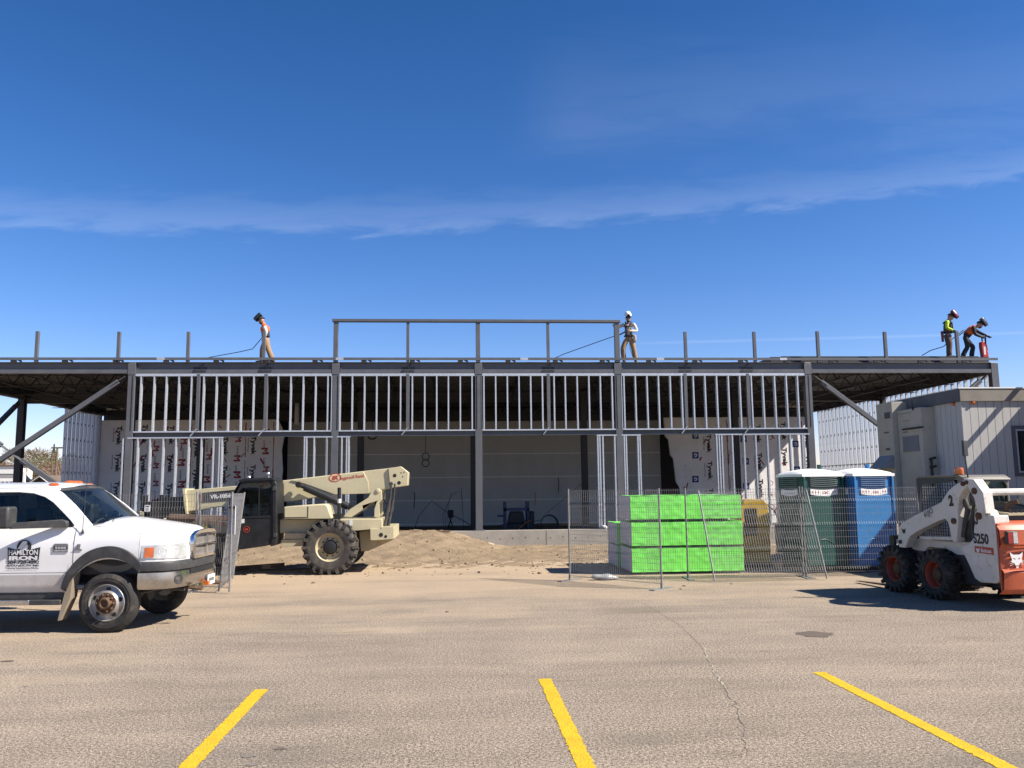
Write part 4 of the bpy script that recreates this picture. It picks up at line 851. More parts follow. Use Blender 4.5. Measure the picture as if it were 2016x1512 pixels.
b = MB(); b.tube([tp(1378, 570, .55), tp(1378, 322, .55)], .045, 12); b.box((tp(1325, 0, 0).x, .4, 1.30), (tp(1410, 0, 0).x, .8, 1.40)); b.m = 1; b.lathe(tp(1378, 448, .55), (0, 0, 1), [(.047, 0), (.047, .1)], 12); b.build('exhaust_stack', [M['bplate'], M['white']], TH)
b = MB(); b.box((tp(1472, 0, 0).x, .444, 1.12), (tp(1498, 0, 0).x, .449, 1.25)); b.build('warning_label', M['white'], TH)
# cab
co = prf([(610, 272), (650, 262), (850, 252), (885, 265), (900, 300), (905, 700), (870, 775), (800, 790), (620, 815), (520, 815), (520, 430), (540, 380)], 0)
cwn = prf([(645, 300), (660, 290), (845, 285), (858, 300), (858, 540), (620, 552), (560, 552), (560, 440), (590, 370)], 0)
CB = MB().plate(co, fT, .06, .11, [cwn]).build('cab_frame', M['bplate'], TH, bev=.008)
MB().plate(co, fT, 0.86, .90, [cwn]).build('cab_inner_side', M['bplate'], CB)
b = MB(); b.plate(prf([(862, 262), (894, 268), (904, 300), (902, 740), (885, 785), (850, 790), (868, 700), (868, 300)], 0), fT, .03, .9); b.build('cab_rear_panel', M['bplate'], CB, bev=.02)
b = MB(); b.plate(prf([(600, 262), (660, 248), (860, 243), (893, 256), (896, 272), (860, 264), (660, 268), (612, 282)], 0), fT, .03, .92); b.build('cab_roof', M['bplate'], CB, bev=.01)
b = MB(); b.plate(prf([(545, 400), (560, 400), (625, 275), (610, 272)], 0), fT, .06, .9); b.plate(prf([(520, 552), (905, 545), (905, 560), (520, 570)], 0), fT, .05, .12); b.build('cab_pillar', M['bplate'], CB)
MB().plate(cwn, fT, .075, .08).build('cab_glass', M['glassdk'], CB); MB().plate(cwn, fT, .872, .876).build('cab_glass', M['glassdk'], CB)
x = tp(772, 0, 0).x; b = MB(); b.box((x - .012, .05, 1.39), (x + .012, .08, 2.12)); b.build('window_bar', M['bplate'], CB)
b = MB(); b.box((tp(700, 0, 0).x, .3, .75), (tp(860, 0, 0).x, .75, 1.2)); b.plate(prf([(800, 560), (850, 560), (870, 380), (835, 370)], 0), fT, .3, .72); b.lathe(tp(660, 520, .5), (.8, 0, .6), [(.15, -.012), (.165, 0), (.15, .012), (.14, 0), (.15, -.012)], 18); b.tube([tp(640, 600, .5), tp(660, 520, .5)], .025, 8); b.build('cab_seat', M['interior'], CB, bev=.02)
b = MB(); q = tp(662, 655, .055); b.lathe(q, (0, -1, 0), [(.075, 0), (.075, .003), (.065, .003), (.065, 0)], 20); b.text('IR', q, (1, 0, 0), (0, 0, 1), width=.08, height=.05, bold=.04, lift=.003, shear=.2); b.m = 1; b.plate(prf([(622, 575), (645, 570), (645, 603), (622, 608)], 0), fT, .05, .058); b.build('door_mark', [M['logored'], M['white']], CB, smooth=False)
for x, y in ((815, 212), (660, 240)):
    b = MB(); q = tp(x, y, .4); b.tube([q + V((0, 0, -.1)), q], .015, 6); b.lathe(q + V((-.03, 0, 0)), (-1, -.4, 0), [(.0, -.04), (.045, -.03), (.055, .0), (.05, .02), (0, .025)], 14); b.build('work_light', M['chromed'], TH)
for x, y in ((885, 330), (890, 700)):
    b = MB(); q = tp(x, y, .04); b.box((q.x - .04, q.y - .03, q.z - .05), (q.x + .05, q.y + .02, q.z + .05)); b.build('door_hinge', M['trim'], CB, bev=.01)
# carriage and stabilisers at the boom's far end
b = MB(); b.box((-4.35, .35, 1.0), (-4.15, 2.1, 1.75)); b.box((-4.2, .9, 1.2), (-3.6, 1.55, 1.85));
for d in (.55, 1.75): b.box((-4.5, d, 1.0), (-4.38, d + .14, 1.9)); b.box((-5.5, d, 1.0), (-4.5, d + .14, 1.05))
b.build('fork_carriage', M['bplate'], TH, bev=.01)
b = MB()
for pts in ([(-230, 510), (-160, 530), (-130, 560), (-130, 640), (-220, 640)], [(-40, 570), (20, 575), (22, 690), (-45, 690), (-15, 640)]): b.plate(prf(pts, 0), fT, .35, .55)
b.build('stabiliser_bracket', M['cream'], TH, bev=.01)
hw = tp(1325, 798, 0)
for c, s in (((hw.x, 0, .635), -1), ((hw.x, 2.4, .635), 1), ((hw.x - 3.3, 0, .635), -1), ((hw.x - 3.3, 2.4, .635), 1)): wheel(TH, c, s, .60, .44, .335, M['creamd'], M['rubberd'], 20, .05, 'tele', M['bplate'])
b = MB(); b.tube([(hw.x, .3, .635), (hw.x, 2.1, .635)], .11, 12); b.tube([(hw.x - 3.3, .3, .635), (hw.x - 3.3, 2.1, .635)], .11, 12); b.build('axle', M['joist'], TH)
# ================================================================== SKID STEER
AB = rad(97); PB = V((8.25, 14.1, 0)); hb = V((cos(AB), sin(AB), 0)); rb = V((sin(AB), -cos(AB), 0)); HWD = .86
SK = empty('skid_steer_loader', PB + rb * HWD, AB); tag(SK, 'worn white and orange skid steer loader seen from behind with pallet forks lowered', 'skid steer')
def side(a, c, d): return (a, HWD + d, c)               # d <= 0 is inboard of the tyre face
arm = [(.86, 1.19), (.78, 1.27), (.41, 1.42), (-.05, 1.58), (-.31, 1.67), (-.40, 1.76), (-.50, 1.86), (-.63, 1.94), (-.76, 1.99), (-.90, 2.05), (-.98, 2.03), (-.95, 1.93), (-.84, 1.86), (-.74, 1.75), (-.69, 1.55), (-.68, 1.35), (-.63, 1.12), (-.60, 1.01), (-.53, 1.01), (-.49, 1.10), (-.47, 1.25), (-.44, 1.34), (-.38, 1.39), (-.25, 1.36), (.41, 1.12), (.56, 1.05), (.64, .95), (.72, .83), (.89, .83), (.92, .95)]
for s in (1, -1):
    fs = (lambda a, c, d, s=s: (a, s * (HWD + d), c))
    b = MB(); b.plate(arm, fs, -.20, -.03); a_ = b.build('lift_arm', M['bwhite'], SK, bev=.012)
    for x, z, r in ((.83, .93, .035), (-.88, 1.98, .04), (-.60, 1.36, .05)): MB().lathe((x, s * (HWD - .032), z), (0, s, 0), [(r, 0), (r, .03), (r * .6, .04), (0, .04)], 14).build('pivot_pin', M['rust'], a_)
    b = MB(); b.plate([(-.90, 2.06), (-1.12, 2.05), (-1.30, 1.84), (-1.33, 1.50), (-1.15, 1.52), (-1.10, 1.75), (-.95, 1.97)], fs, -.20, -.02); l_ = b.build('arm_link', M['bwhite'], SK, bev=.012)
    MB().lathe((-1.13, s * (HWD - .022), 1.86), (0, s, 0), [(.055, 0), (.055, .02), (0, .02)], 14).build('link_pin', M['rust'], l_); b = MB(); b.lathe((-.97, s * (HWD - .022), 2.0), (0, s, 0), [(.035, 0), (.035, .02), (0, .02)], 12); b.build('link_pin', M['rust'], l_)
    b = MB(); b.plate([(-1.04, 1.50), (-1.10, 1.56), (-1.20, 1.56), (-1.26, 1.48), (-1.44, 1.48), (-1.46, 1.30), (-1.46, 1.0), (-1.45, .46), (-1.36, .42), (-1.05, .40), (-.93, .46), (-.80, .70), (-.66, .93), (-.85, 1.0), (-.97, 1.1)], fs, -.34, -.06); u_ = b.build('rear_upright', M['bwhite'], SK, bev=.015)
    b = MB(); b.lathe((-1.14, s * (HWD - .062), 1.46), (0, s, 0), [(.06, 0), (.06, .03), (.03, .04), (0, .04)], 14); b.build('upright_pin', M['rust'], u_)
    b = MB(); b.plate([(1.25, .93), (.55, .98), (-.3, .99), (-.75, 1.02), (-.75, .80), (-.45, .72), (.0, .86), (.45, .86), (.62, .7), (1.0, .84), (1.3, .80)], fs, -.40, -.30); b.plate([(.45, 1.0), (.45, 1.05), (-.45, 1.09), (-.45, 1.03)], fs, -.34, -.15); b.build('side_sill', M['bwhite'], SK, bev=.01)
    b = MB(); b.tube([(-.62, s * (HWD - .16), 1.1), (-.78, s * (HWD - .16), 1.55), (-.72, s * (HWD - .16), 1.72)], .045, 10); b.tube([(-.84, s * (HWD - .18), .9), (-.80, s * (HWD - .2), 1.3), (-.9, s * (HWD - .2), 1.75), (-.86, s * (HWD - .2), 1.9)], .03, 8); b.tube([(-.92, s * (HWD - .24), .95), (-.88, s * (HWD - .24), 1.4), (-1.0, s * (HWD - .24), 1.8)], .025, 8); b.build('lift_cylinder', M['trim'], SK)
    b = MB(); b.box((-.75, min(s * .30, s * .56), .30), (1.25, max(s * .30, s * .56), .80)); b.build('chain_case', M['joist'], SK, bev=.02)
    for x in (0, 1.09): wheel(SK, (x, s * HWD, .42), s, .405, .30, .235, M['brim'], M['rubber'], 18, .026, 'loader')
b = MB(); b.box((-.9, -.32, .26), (1.2, .32, .95)); b.plate([(-1.40, .95), (-.3, 1.0), (-.3, 1.62), (-1.34, 1.50)], lambda a, c, d: (a, d, c), -.50, .50); b.build('body', M['trim'], SK, bev=.02)
b = MB(); b.bar((-1.17, -.66, 1.84), (-1.17, .66, 1.84), .11, .11); cb = b.build('cross_tube', M['bwhite'], SK, bev=.04)
b = MB()
b.plate([(-1.42, 1.505), (-.28, 1.635), (-.28, 1.60), (-1.42, 1.47)], lambda a, c, d: (a, d, c), -.50, .50)
b.m = 1
for i in range(11): y = -.46 + .09 * i; b.bar((-1.38, y - .05, 1.52), (-.34, y + .03, 1.645), .035, .02)
b.build('engine_grille', [M['creamd'], M['bplate']], SK)
# cab
cabp = [(.78, 1.0), (.78, 1.45), (.80, 2.07), (.74, 2.11), (-.30, 2.11), (-.40, 2.05), (-.42, 1.62), (-.40, 1.0)]
win = [(.70, 1.05), (.70, 2.02), (-.16, 2.03), (-.30, 1.9), (-.32, 1.05)]
b = MB()
for s in (1, -1): b.plate(cabp, lambda a, c, d, s=s: (a, s * (.44 + d), c), -.03, .0, [win])
b.plate([(.80, 2.08), (.74, 2.125), (-.32, 2.13), (-.46, 2.06), (-.46, 2.03), (-.3, 2.09), (.72, 2.09)], lambda a, c, d: (a, d, c), -.46, .46)
b.plate([(-.44, 1.0), (.44, 1.0), (.44, 2.09), (-.44, 2.09)], lambda a, c, d: (-.43 - d, a, c), -.03, 0, [[(-.35, 1.66), (.35, 1.66), (.35, 1.95), (.30, 2.02), (-.30, 2.02), (-.35, 1.95)]])
CBK = b.build('cab', M['cabgrey'], SK, bev=.015)
b = MB()
for s in (1, -1):
    for i in range(17): x = -.30 + .0625 * i; b.bar((x, s * .42, 1.05), (x, s * .42, 2.03), .008, .008)
    for i in range(17): z = 1.08 + .058 * i; b.bar((-.31, s * .42, z), (.70, s * .42, z), .008, .008)
b.build('side_screen', M['bplate'], CBK)
b = MB(); b.plate([(.78, 1.62), (.80, 2.07), (.74, 2.1), (-.26, 2.1), (-.14, 2.02), (.70, 1.96)], lambda a, c, d: (a, .442 + d, c), 0, .006); b.build('cab_visor', M['trim'], CBK)
b = MB(); b.plate([(-.36, 1.65), (.36, 1.65), (.36, 1.95), (.31, 2.03), (-.31, 2.03), (-.36, 1.95)], lambda a, c, d: (-.452 - d, a, c), 0, .02, [[(-.34, 1.67), (.34, 1.67), (.34, 1.94), (.29, 2.01), (-.29, 2.01), (-.34, 1.94)]]); b.build('rear_window_seal', M['bplate'], CBK)
b = MB(); b.plate([(-.35, 1.66), (.35, 1.66), (.35, 1.95), (.30, 2.02), (-.30, 2.02), (-.35, 1.95)], lambda a, c, d: (-.44 - d, a, c), 0, .004); b.build('rear_window', glass('cab_rear_glass', (.55, .68, .62), .03), CBK)
b = MB(); b.box((-.25, -.25, .95), (.25, .25, 1.2)); b.plate([(-.25, 1.15), (-.15, 1.15), (-.22, 1.75), (-.32, 1.75)], lambda a, c, d: (a, d, c), -.24, .24); b.build('seat', M['interior'], CBK, bev=.03)
b = MB(); b.lathe((-.25, .38, 2.125), (0, 0, 1), [(.085, 0), (.085, .015), (0, .015)], 18); b.build('beacon_base', M['trim'], SK)
b = MB(); b.lathe((-.25, .38, 2.14), (0, 0, 1), [(.072, 0), (.075, .015), (.072, .10), (.06, .115), (0, .118)], 18); b.build('beacon', M['amber'], SK)
b = MB(); b.tube([(-.45, .38, 2.08), (-.42, .38, 2.45)], .014, 8); b.box((-.455, .34, 2.45), (-.405, .42, 2.72)); b.build('work_lamp', M['trim'], SK, bev=.008)
# rear door and bumper
def back(a, c, d): return (-1.51 - d, a, c)
HW2 = .80
b = MB(); b.grid(lambda u, v: (lambda z, y: (-1.46 - interp([(.26, .02), (.34, .13), (.62, .16), (.66, .10), (.98, .10), (1.02, .14), (1.26, .13), (1.36, .05), (1.40, -.12)], z) + .05 * (abs(y) / HW2) ** 6, y, z))(.26 + 1.14 * v, HW2 * (1 - 2 * u)), 24, 40)
TD = b.build('tailgate', M['borange'], SK, recalc=False, ang=28)
b = MB(); b.box((-1.50, -HW2, .30), (-1.465, HW2, 1.36)); b.build('tailgate_frame', M['borange'], SK, bev=.03)
b = MB(); b.plate([(-.76, 1.0), (.76, 1.0), (.74, .985), (-.74, .985)], back, .085, .105); b.plate([(-.74, .665), (.74, .665), (.74, .65), (-.74, .65)], back, .10, .125); b.build('tailgate_lip', M['borange'], TD)
for s in (1, -1):
    y0, y1 = s * .77, s * .58; b = MB(); b.box((-1.66, min(y0, y1), 1.04), (-1.60, max(y0, y1), 1.24)); t = b.build('tail_lamp', M['trim'], SK, bev=.008)
    m_ = s * .675
    b = MB(); b.box((-1.668, min(y0 - s * .012, m_), 1.055), (-1.66, max(y0 - s * .012, m_), 1.225)); b.build('red_lens', M['redlens'], t)
    b = MB(); b.box((-1.668, min(y1 + s * .012, m_ - s * .008), 1.055), (-1.66, max(y1 + s * .012, m_ - s * .008), 1.225)); b.build('clear_lens', M['lamp'], t)
    b = MB()
    for z in (.9, .84): b.lathe((-1.566, s * .75, z), (-1, 0, 0), [(.012, 0), (.012, .01), (0, .01)], 8)
    b.build('bolt', M['trim'], TD)
b = MB(); fc = lambda a, c, d: (-1.574 - d, .56 - a, .83 + c)
head = [(-.12, .11), (-.10, .07), (-.055, .045), (.055, .045), (.10, .07), (.12, .11), (.105, .03), (.085, -.02), (.10, -.07), (.05, -.085), (.03, -.12), (-.03, -.12), (-.05, -.085), (-.10, -.07), (-.085, -.02), (-.105, .03)]
b.plate(head, fc, 0, .004, [[(-.065, .0), (-.02, -.02), (-.03, -.032), (-.06, -.02)][::-1], [(.065, .0), (.02, -.02), (.03, -.032), (.06, -.02)]])
for s in (1, -1):
    for k in range(3): b.bar(fc(s * .07, -.065 - .02 * k, .002), fc(s * .13, -.05 - .035 * k, .002), .004, .006, (1, 0, 0))
b.plate([(-.022, -.135), (.022, -.135), (.015, -.16), (-.015, -.16)], fc, 0, .004)
b.text('Bobcat', fc(.53, -.02, 0), (0, -1, 0), (0, 0, 1), width=.72, height=.19, bold=.05, lift=.004); b.build('tailgate_lettering', M['white'], TD, smooth=False)
b = MB(); b.tube([(-1.25, .36, 1.50), (-1.25, .36, 1.60), (-1.28, .33, 1.66), (-1.36, .26, 1.69)], .038, 10); b.build('exhaust_pipe', M['rust'], SK)
# markings on the near side
b = MB(); R_, U_ = V((-1, 0, 0)), V((0, 0, 1)); n0 = HWD - .028
b.build('arm_number', M['ink'], SK, smooth=False) if b.v else None; b = MB(); b.text('2', (-.56, n0, 1.70), V((-1, 0, .10)), V((.08, 0, 1)), width=.11, height=.19, bold=.06, lift=.004)
b.build('arm_number', M['ink'], SK, smooth=False); b = MB(); b.text('61||CI', (.02, n0, 1.47), V((-1, 0, .38)), V((.30, 0, 1)), width=.24, height=.12, bold=.01, lift=.004)
b.build('arm_scrawl', M['ink'], SK, smooth=False); b = MB(); b.text('S250', (-1.14, HWD - .058, 1.10), R_, U_, width=.33, height=.17, bold=.035, lift=.004)
b.build('model_number', M['ink'], SK, smooth=False); b = MB(); b.text('2', (-1.06, HWD - .058, 1.36), V((0, 0, -1)), V((-1, 0, 0)), width=.10, height=.09, bold=.06, lift=.004)
b.build('upright_number', M['ink'], SK, smooth=False); b = MB(); hs_ = .055
b.plate([(x * hs_ / .12, z * hs_ / .12) for x, z in head], lambda a, c, d: (.72 - a, n0 + d, 1.14 + c), 0, .004)
b.build('arm_emblem', M['ink'], SK, smooth=False)
b = MB(); fz = lambda a, c, d: (-1.19 - a, HWD - .058 + d, .92 + c); b.plate([(-.20, -.045), (.20, -.06), (.20, .05), (-.20, .055)], fz, 0, .004); b.m = 1
b.text('Bobcat', fz(.05, -.005, .004), R_, U_, width=.22, height=.06, bold=.03, lift=.003); b.plate([(x * .35 - .13, z * .35) for x, z in head], fz, .004, .007); b.build('side_badge', [M['logored'], M['white']], SK, smooth=False)
b = MB(); b.box((1.25, -.8, .20), (1.36, .8, .30)); b.box((1.25, -.8, .72), (1.36, .8, .80))
for y in (-.55, .55): b.box((1.36, y - .05, .05), (1.42, y + .05, .85))
b.box((1.2, .52, .80), (1.34, .70, 1.02)); b.build('fork_carriage', M['bplate'], SK, bev=.01)
b = MB(); b.box((1.19, .54, .80), (1.2, .66, .95)); b.build('carriage_label', M['white'], SK)
for y in (-.40, .62): b = MB(); b.plate([(1.36, .05), (2.55, .035), (2.55, .045), (1.42, .09), (1.36, .09)], lambda a, c, d: (a, y + d, c), -.05, .05); b.build('pallet_fork', M['rust'], SK)
# ================================================================== SITE TRAILER
X0, Y0 = onY(1890, 763, 19.0).x, 19.0; ZT = onY(1890, 763, 19.0).z; TW = 3.15; TL = 7.5
ST = empty('site_office_trailer', (X0, Y0, 0)); tag(ST, 'grey clad site office trailer with beige cooling cabinets on its end wall', 'trailer')
def siding(n, w, fn, z0, z1):
    b = MB(); 
    for i in range(n): b.add([fn(i * w + .006, 0, z0), fn((i + 1) * w - .006, 0, z0), fn((i + 1) * w - .006, 0, z1), fn(i * w + .006, 0, z1), fn(i * w + .006, .02, z0), fn((i + 1) * w - .006, .02, z0), fn((i + 1) * w - .006, .02, z1), fn(i * w + .006, .02, z1)], [(0, 1, 2, 3), (7, 6, 5, 4), (0, 3, 7, 4), (1, 5, 6, 2), (3, 2, 6, 7), (0, 4, 5, 1)])
    b.m = 1; b.add([fn(0, .012, z0), fn(n * w, .012, z0), fn(n * w, .012, z1), fn(0, .012, z1), fn(0, .03, z0), fn(n * w, .03, z0), fn(n * w, .03, z1), fn(0, .03, z1)], [(0, 1, 2, 3), (7, 6, 5, 4), (0, 3, 7, 4), (1, 5, 6, 2), (3, 2, 6, 7), (0, 4, 5, 1)]); return b
zb, zs = .75, ZT - .33
siding(37, .203, lambda a, d, z: (a, d, z), zb, zs).build('front_wall', [M['siding'], M['groove']], ST, smooth=False)
siding(15, .21, lambda a, d, z: (d, .03 + a, z), zb, zs).build('end_wall', [M['siding'], M['groove']], ST, smooth=False)
b = MB(); b.box((.03, .03, zb - .1), (TL, TW, zs)); b.box((TL - .03, .0, zb), (TL, TW, zs)); b.box((.03, TW, zb), (TL, TW + .03, zs)); b.build('trailer_body', M['siding'], ST)
b = MB(); b.box((-.05, -.06, zs), (TL + .05, -.03, ZT - .03)); b.build('front_fascia', M['fascia'], ST)
b = MB(); b.box((-.08, -.03, zs), (-.05, TW + .06, ZT - .03)); b.box((-.05, TW, zs), (TL, TW + .06, ZT - .03)); b.build('end_fascia', M['fasciad'], ST)
b = MB(); b.box((-.05, -.03, ZT - .05), (TL, TW + .03, ZT - .02)); b.box((-.09, -.075, ZT - .03), (TL + .05, -.02, ZT)); b.box((-.09, -.02, ZT - .03), (-.04, TW + .07, ZT - .012)); b.build('roof', M['twhite'], ST)
b = MB(); b.box((-.012, -.012, zb), (.0, .06, zs)); b.box((-.025, TW - .02, zb), (.0, TW + .03, zs)); b.build('corner_trim', M['siding'], ST)
b = MB(); b.box((.05, .1, .25), (TL, .2, .65)); b.box((.05, TW - .3, .25), (TL, TW - .2, .65)); b.build('chassis_beam', M['bplate'], ST)
for x in (.5, 3, 5.5):
    for y in (.05, TW - .35): b = MB(); b.box((x, y, 0), (x + .4, y + .3, .25)); b.build('support_block', M['conc'], ST)
xw = onY(1990, 840, Y0).x - X0; b = MB(); wz0, wz1 = onY(2000, 938, Y0).z, onY(2000, 838, Y0).z
fw = lambda a, c, d: (xw + a, -d, c)
b.plate([(0, wz0), (1.25, wz0), (1.25, wz1), (0, wz1)], fw, 0, .03, [[(.09, wz0 + .09), (1.16, wz0 + .09), (1.16, wz1 - .09), (.09, wz1 - .09)]]); wf = b.build('window_frame', M['fasciad'], ST)
b = MB(); b.plate([(.09, wz0 + .09), (1.16, wz0 + .09), (1.16, wz1 - .09), (.09, wz1 - .09)], fw, 0, .035, [[(.125, wz0 + .125), (1.125, wz0 + .125), (1.125, wz1 - .125), (.125, wz1 - .125)]]); b.build('window_sash', M['galv'], wf)
b = MB(); b.plate([(.125, wz0 + .125), (1.125, wz0 + .125), (1.125, wz1 - .125), (.125, wz1 - .125)], fw, .004, .010); b.build('window_pane', mat('dark_pane', (.02, .022, .025), .08, var=.1), wf)
b = MB(); b.lathe((.28, -.012, zs - .04), (0, -1, 0), [(.05, 0), (.05, .02), (.035, .05), (0, .06)], 12); b.build('marker_light', M['amber'], ST)
b = MB(); b.lathe((-.003, .28, zs - .04), (-1, 0, 0), [(.05, 0), (.05, .02), (.035, .05), (0, .06)], 12); b.build('marker_light', M['amber'], ST)
# cooling cabinets: measured on the end wall plane
def ew(px, py): p = onX(px, py, X0); return p.y - Y0, p.z
def c6(x, y): return 1740 + x / 6.873, 740 + y / 6.873
def ewp(x, y): return ew(*c6(x, y))
fe = lambda a, c, d: (-d, a, c)
def rect(x0, y0, x1, y1): (a0, z0), (a1, z1) = ewp(x0, y0), ewp(x1, y1); return [(a0, z1), (a1, z1), (a1, z0), (a0, z0)]
(a0, zt0), (a1, zb0) = ewp(75, 390), ewp(405, 1245); a0 = min(a0, TW - .06)
b = MB(); b.box((-.50, min(a0, a1), .95), (-.001, max(a0, a1), zt0 - .02)); H1 = b.build('tall_cabinet', M['hvac'], ST, bev=.01)
aL = min(a0, a1); aR = ewp(740, 1290)[0]
b = MB(); b.box((-.36, aR, .95), (-.001, aL - .01, zs - .03)); H2 = b.build('side_cabinet', M['hvac'], ST, bev=.01)
zz = lambda y: ewp(560, y)[1]
yy_ = lambda t: aL - .01 + (aR - aL + .01) * t       # across the side cabinet from its far to near edge
b = MB(); b.box((-.372, yy_(.86), zz(1010)), (-.361, yy_(.18), zz(810))); b.build('louvre_panel', mat('blue_grey_panel', (.19, .20, .23), .5), H2)
b = MB()
for z0, z1, t0, t1 in ((600, 595, .5, .25), (493, 489, .62, .06), (1022, 1017, .9, .15), (755, 745, .4, .2)): b.box((-.374, yy_(t0), zz(z0)), (-.361, yy_(t1), zz(z1)))
b.build('panel_seam', M['groove'], H2)
b = MB(); b.tube([(-.40, yy_(.25), zz(712)), (-.40, yy_(1.12), zz(712))], .022, 8); b.tube([(-.38, yy_(.72), zz(470)), (-.38, yy_(.72), zz(335))], .02, 8); b.tube([(-.2, yy_(1.05), zz(1120)), (-.2, yy_(1.05), zz(1500))], .03, 8)
for z in (1130, 1240): b.tube([(-.2, yy_(.95), zz(z + 10)), (-.2, yy_(1.22), zz(z - 10))], .03, 8)
b.build('gas_pipe', M['bplate'], ST)
tw = max(a0, a1); tf = lambda t: tw - (tw - aL) * t; z1_ = lambda y: ewp(240, y)[1]
b = MB(); b.box((-.51, tf(.92), z1_(595)), (-.50, tf(.30), z1_(478))); b.m = 1; b.box((-.515, tf(.90), z1_(585)), (-.511, tf(.55), z1_(500))); b.box((-.505, tf(.75), z1_(780)), (-.501, tf(.45), z1_(760))); b.box((-.505, tf(.75), z1_(1010)), (-.501, tf(.5), z1_(980)))
b.build('vent_cover', [M['hvac'], M['groove']], H1)
b = MB(); b.plate([(0, z1_(1250)), (.32, z1_(1250)), (0, z1_(1080))], lambda a, c, d: (-.501 - a, d, c), tf(.97), tf(.05)); b.build('air_hood', mat('grey_hood', (.27, .28, .29), .5), H1)
# unseen blocks added past the right frame edge to throw the diagonal shadows
b = MB(); b.box((14.25 - X0, -1.0, 0), (16 - X0, -.08, 4.40)); b.build('trailer_shadow_block', M['siding'], ST)
b = MB(); b.bar((14.25 - X0, -1.25, 4.92), (14.25 - X0, -.02, 4.92), .09, .09); b.bar((14.25 - X0, -.95, 4.40), (14.25 - X0, -.95, 4.9), .05, .05); b.build('shadow_band_bar', M['steel'], ST)  # unseen bar added for the shadow band across the trailer front
for i in range(2):
    b = MB(); n = 60
    b.plate([(x * 3.0 / n, (.035 if (x // 2) % 2 else 0)) for x in range(n + 1)] + [(3.0, 2.4), (0, 2.4)], lambda a, c, d: (a, c, d), 0, 2.6)
    o = b.build('toilet_shadow_block', M['blocker'], loc=(14.05, 15.5, 2.61 * i)); tag(o, 'dark grey corrugated block, unseen, added to shade the blue toilet, %s one of two' % ('lower', 'upper')[i], 'shadow block', 'unseen blocks added for their shadow')  # unseen stacked blocks, added to cast the diagonal shadow on the blue toilet
# ================================================================== PORTABLE TOILETS
def toilet(gx, px_mid, body, lab):
    p = onY(px_mid, 1128, 18.6); phi = rad(12); w = 1.09
    R = empty('portable_toilet', (p.x + w / 2 * cos(phi), 18.6 + w / 2 * sin(phi), 0), phi); tag(R, lab, 'portable toilet', 'portable toilets behind the fence')
    h = 2.21; hw = w / 2; d = .957
    f = lambda a, c, dd: (a, -dd, c)
    b = MB(); b.box((-hw, .0, .12), (hw, d, h)); BD = b.build('cabin', body, R, bev=.02)
    b = MB(); b.plate([(-hw + .06, .16), (hw - .06, .16), (hw - .06, 1.72), (-hw + .06, 1.72)], f, .001, .022); D = b.build('door', body, R, bev=.008)
    b = MB(); b.box((hw - .06, -.05, .14), (hw, -.001, h - .05)); b.box((-hw, -.05, .14), (-hw + .05, -.001, h - .05)); b.build('door_post', body, R, bev=.01)
    for q in range(4): z = .35 + .34 * q; b = MB(); b.box((-hw + .16, -.034, z), (hw - .16, -.023, z + .24)) if False else None
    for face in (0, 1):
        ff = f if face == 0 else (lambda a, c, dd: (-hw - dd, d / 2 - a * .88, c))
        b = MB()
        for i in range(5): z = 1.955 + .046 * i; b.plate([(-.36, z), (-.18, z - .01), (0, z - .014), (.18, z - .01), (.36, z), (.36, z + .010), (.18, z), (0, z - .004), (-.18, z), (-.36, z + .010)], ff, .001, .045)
        b.build('vent_louvre', mat('sunlit_louvre_' + body.name, [.55 * x + .22 for x in ((.03, .10, .09) if 'green' in body.name else (.05, .20, .45))], .5), R)  # paler than the cabin: sunlight on the louvre tops put into the colour
        b = MB(); b.plate([(-.36, 1.76), (-.18, 1.735), (0, 1.725), (.18, 1.735), (.36, 1.76), (.36, 1.89), (.18, 1.87), (0, 1.865), (-.18, 1.87), (-.36, 1.89)], ff, .023, .028)
        b.m = 1
        if face == 0:
            b.text('C|C', f(.04, 1.80, .029), (1, 0, 0), (0, 0, 1), width=.17, height=.06, bold=.03, lift=.003)
            for x in (-.30, -.22, -.14, .25, .32): b.box((x - .03, -.032, 1.81), (x + .02, -.0285, 1.82)); b.box((x - .012, -.032, 1.785), (x - .004, -.0285, 1.85))
        else: b.box((-hw - .0315, d / 2 - .2, 1.785), (-hw - .0285, d / 2 + .2, 1.795))
        b.build('name_band', [M['twhite'], M['logored']], R, smooth=False)
    b = MB(); b.grid(lambda u, v: (-hw - .03 + (w + .06) * u, -.05 + (d + .08) * v, h + .02 + .13 * (max(0, sin(pi * u)) ** .55) * (max(0, sin(pi * v)) ** .4)), 20, 14); b.box((-hw - .03, -.05, h - .04), (hw + .03, d + .03, h + .02)); b.build('roof', M['twhite'], R, ang=50)
    b = MB(); b.tube([(hw - .1, d - .25, h), (hw - .1, d - .25, h + .25)], .055, 10); b.build('vent_pipe', body, R)
    b = MB(); b.box((-hw - .02, -.06, 0), (hw + .02, d + .02, .05));
    for x in (-hw, 0, hw - .12): b.box((x, -.04, .05), (x + .12, d, .12))
    b.build('skid_base', M['bplate'], R)
    b = MB(); b.lathe((hw - .16, -.024, 1.0), (0, -1, 0), [(.045, 0), (.045, .015), (0, .015)], 12); b.build('door_latch', M['trim'], D)
    b = MB(); f2 = [(-hw + .18 + (.58) * i / 10, .62 + .13 * sin(pi * i / 10)) for i in range(11)]; b.tube([(a, -.03, c) for a, c in f2], .006, 5); b.build('moulded_rib', body, D)
    return R
toilet(0, 1589, M['tgreen'], 'dark green portable toilet with domed white roof beside the yellow machine')
toilet(0, 1690, M['tblue'], 'bright blue portable toilet with domed white roof next to the skid steer')
